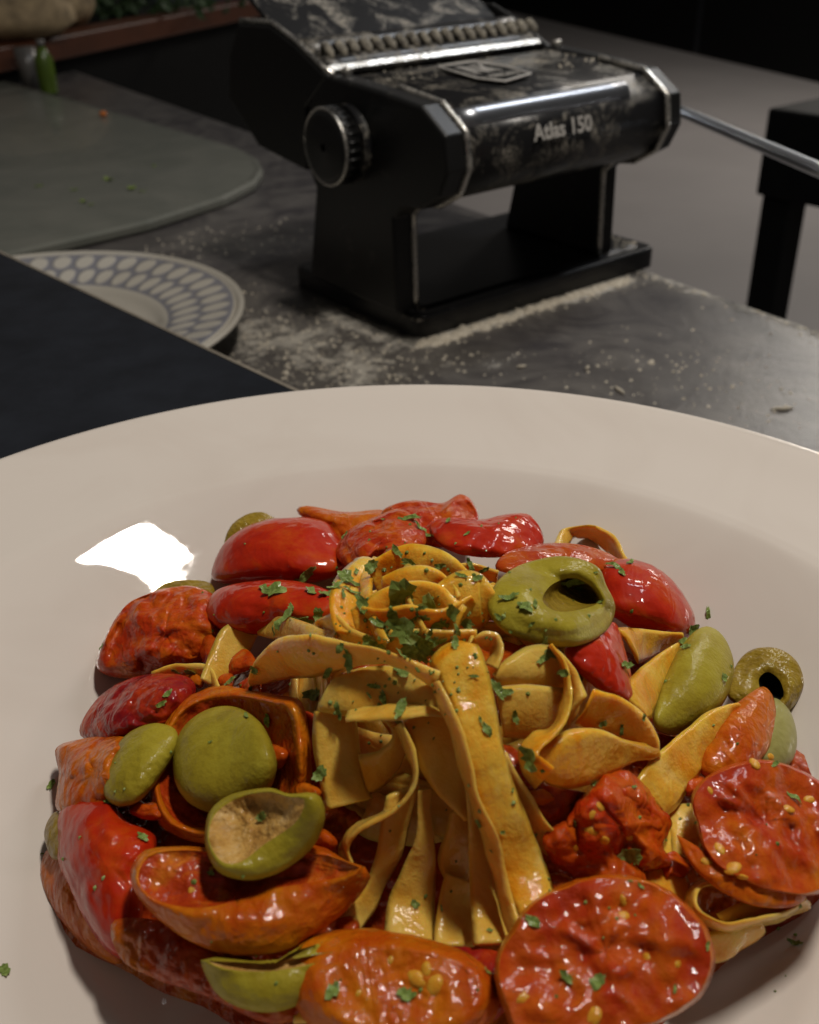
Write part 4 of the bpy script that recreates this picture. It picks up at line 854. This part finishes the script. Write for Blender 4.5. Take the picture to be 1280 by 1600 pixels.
def crumb(px, py, z, r, label):
    p = G(px, py, z); vs = []; fs = []
    for i in range(6):
        f = i/5; zz = math.sin((f-.5)*math.pi); q_ = math.cos((f-.5)*math.pi)+.01
        for k in range(8): a = k*math.pi/4; e = 1+.25*math.sin(k*2.3+i*1.7); vs.append((p.x+r*q_*math.cos(a)*e, p.y+r*q_*math.sin(a)*e*.8, z+r*.7*(zz+1)))
    for i in range(5):
        for k in range(8): fs.append((i*8+k, i*8+(k+1) % 8, (i+1)*8+(k+1) % 8, (i+1)*8+k))
    tag(mesh('crumb', vs, fs, M['crumb']), label, 'crumb')
crumb(162, 182, .74, .42, 'orange crumb near the far edge of the cutting board')
crumb(268, 466, .95, .26, 'orange red crumb at the inner rim of the blue plate')
crumb(246, 487, .68, .17, 'small pale orange crumb in the middle of the blue plate')
# bits of dough on the worktop at right
for i, (x, y, L, a, lab) in enumerate(((1222,641,1.1,.1,'pale dough scrap on the slate near the right border'),(968,612,.9,1.9,'thin dough shred upright on the slate behind the plate rim'),(918,577,.45,1.2,'tiny dough shred just right of the flour ridge'),(815,575,.5,.3,'small dough shred in front of the flour ridge'))):
    p = G(x, y, 0); d = Vector((math.cos(a), math.sin(a), 0)); vs, fs = tube([p+d*(k-2)*L/4+Vector((0, .06*math.sin(k*2), .09)) for k in range(5)], [.03, .08, .1, .08, .03], 8); tag(mesh('dough_scrap', vs, fs, M['flour']), lab, 'dough scrap')
# ------------------------------------------------------------------ far things
def box(name, c0, ax, ay, lx, ly, z0, z1, mt, parent=None, bev=0.0):
    q_ = [c0, c0+ax*lx, c0+ax*lx+ay*ly, c0+ay*ly]; vs = [(p.x, p.y, z) for z in (z0, z1) for p in q_]
    o = mesh(name, vs, [(3, 2, 1, 0), (4, 5, 6, 7), (0, 1, 5, 4), (1, 2, 6, 5), (2, 3, 7, 6), (3, 0, 4, 7)], M[mt], parent, False)
    if bev: b_ = o.modifiers.new('bevel', 'BEVEL'); b_.width = bev*S; b_.segments = 2
    return o
# wooden topped black counter at the upper left
w0 = G(0, 74, 5); w1 = G(385, 2, 5); wx = (w1-w0); wx.z = 0; wx.normalize(); wy = Vector((-wx.y, wx.x, 0))
wc = empty('bar_counter', (w0.x, w0.y, -75)); tag(wc, 'black fronted counter with a brown wooden top edge at upper left', 'counter')
box('wooden_edge', w0-wx*120, wx, wy, 225, 6, 2.0, 5.0, 'wood', wc, .3)
box('counter_top', w0-wx*120+wy*6.02, wx, wy, 225, 60, 2.0, 4.6, 'matt_black', wc)
box('cabinet', w0-wx*120+wy*1.5, wx, wy, 224, 60, -75, 1.99, 'matt_black', wc)
M['bread'] = plain('bread_crust', (.34, .25, .14), .8, 40, .5, .5); M['greens'] = plain('leaf_green', (.035, .07, .02), .6, 60, .5); M['greygreen'] = plain('blue_grey_cloth', (.10, .11, .14), .8, 30); M['pot'] = plain('dark_pot', (.05, .045, .05), .5)
def blob(name, c, r, mt, label, cat, seed_=0, parent=None):
    vs = []; fs = []; nu, nv = 20, 12
    for i in range(nv+1):
        f = -math.pi/2+math.pi*i/nv
        for k in range(nu):
            a = 2*math.pi*k/nu; d = Vector((math.cos(f)*math.cos(a), math.cos(f)*math.sin(a), math.sin(f))); e = 1+.25*rn(d, 1.8, seed_)
            vs.append((c[0]+d.x*r[0]*e, c[1]+d.y*r[1]*e, max(c[2]+d.z*r[2]*e, c[2]-r[2]*.8)))
    for i in range(nv):
        for k in range(nu): fs.append((i*nu+k, i*nu+(k+1) % nu, (i+1)*nu+(k+1) % nu, (i+1)*nu+k))
    o = mesh(name, vs, fs, M[mt], parent); tag(o, label, cat); return o
p = G(22, 60, 5); blob('bread_roll', (p.x, p.y, 8), (9, 6, 3.8), 'bread', 'blurred pale bread roll at the top left corner on the counter', 'bread', 3)
p = G(78, 44, 5); blob('bread_roll', (p.x, p.y+3, 9), (6, 6, 5), 'bread', 'second blurred beige roll, right of the corner roll', 'bread', 8)
p = G(-20, 30, 5); blob('bread_roll', (p.x, p.y+8, 10), (10, 8, 6), 'bread', 'hindmost blurred roll at the top left corner', 'bread', 12)
# bunch of greens
vs = []; fs = []; p = G(170, 30, 5)
for i in range(260):
    c_ = Vector((p.x+random.gauss(0, 7), p.y+8+random.gauss(0, 3), 5+abs(random.gauss(0, 3.2)))); d1 = Vector((U(-1, 1), U(-1, 1), U(-1, 1))).normalized(); d2 = d1.orthogonal().normalized(); s_ = U(.8, 1.8); o_ = len(vs)
    vs += [c_-d1*s_, c_+d2*s_*.5, c_+d1*s_, c_-d2*s_*.5, c_+d1.cross(d2)*.25]; fs += [(o_, o_+1, o_+4), (o_+1, o_+2, o_+4), (o_+2, o_+3, o_+4), (o_+3, o_, o_+4)]
tag(mesh('herb_bunch', vs, fs, M['greens'], smooth=False), 'blurred bunch of green herbs on the wooden topped counter', 'herbs', kind='stuff')
p = G(300, 6, 5); blob('folded_cloth', (p.x, p.y+14, 6), (16, 7, 3), 'greygreen', 'blurred blue grey cloth on the counter beyond the wooden edge', 'cloth', 5)
# small green bottle standing at the far edge of the worktop
gp = G(78, 147, 0); gb = empty('glass_bottle', (gp.x, gp.y, 0)); tag(gb, 'small blurred green bottle at the far corner of the cutting board', 'bottle')
M['greenglass'] = plain('green_glass', (.08, .13, .015), .25, 20, .4); M['greyglass'] = plain('grey_glass', (.13, .12, .11), .3)
mesh('bottle_body', *tube([(gp.x, gp.y, 0.02), (gp.x, gp.y, .3), (gp.x, gp.y, 4.2), (gp.x, gp.y, 5.0), (gp.x, gp.y, 5.6)], [1.0, 1.15, 1.15, .7, .45], 20), M['greenglass'], gb)
mesh('cap', *tube([(gp.x, gp.y, 5.62), (gp.x, gp.y, 6.4)], .5, 16), M['greyglass'], gb)
gq = G(50, 138, 0); tag(mesh('glass_tumbler', *tube([(gq.x, gq.y, .02), (gq.x, gq.y, 5)], [1.1, 1.4], 20), M['greyglass']), 'blurred grey glass just left of the small green bottle', 'glass')
# black cabinets along the far side of the floor at upper right
f0 = G(868, 34, -75); f1 = G(1290, 132, -75); fx = (f1-f0); fx.z = 0; L_ = fx.length; fx.normalize(); fy = Vector((fx.y, -fx.x, 0)); 
if fy.y < 0: fy = -fy
kb = empty('black_cabinet', (f0.x, f0.y, -75)); tag(kb, 'long black cabinet beyond the grey floor at upper right', 'cabinet')
seam = G(1100, 84, -75); ls = (seam-f0).dot(fx)
box('cabinet_door', f0-fx*300, fx, fy, 300+ls-3, 60, -75, 260, 'matt_black', kb)
box('seam_strip', f0+fx*(ls-2.9), fx, fy, 5.8, 55, -75, 260, 'slab', kb)
box('cabinet_door', f0+fx*(ls+3), fx, fy, L_-ls+220, 60, -75, 260, 'matt_black', kb)
# black side table at the right
zt = -8; ta = G(1200, 168, zt); tx = XA.copy(); ty = -YA
tt = empty('side_table', (ta.x, ta.y, -75)); tag(tt, 'black side table with square leg beyond the worktop at the right border', 'table')
box('table_top', ta, tx, ty, 70, 45, zt-13, zt, 'matt_black', tt, .5)
lg = ta + tx*.8 + ty*.8
for dx, dy in ((.8, .8), (62, .8), (.8, 37), (62, 37)): q_ = ta+tx*dx+ty*dy; box('leg', q_, tx, ty, 5, 5, -75, zt-13.02, 'matt_black', tt, .3)
# walls far away close the room
M['wall'] = plain('dark_wall', (.03, .028, .03), .8, 1)
mesh('back_wall', [(-1500, 1500, -75), (1500, 1500, -75), (1500, 1500, 300), (-1500, 1500, 300)], [(0, 1, 2, 3)], M['wall'], smooth=False)['kind'] = 'structure'
for o in bpy.data.objects:
    for k in ('cx', 'cy'):
        if k in o: del o[k]
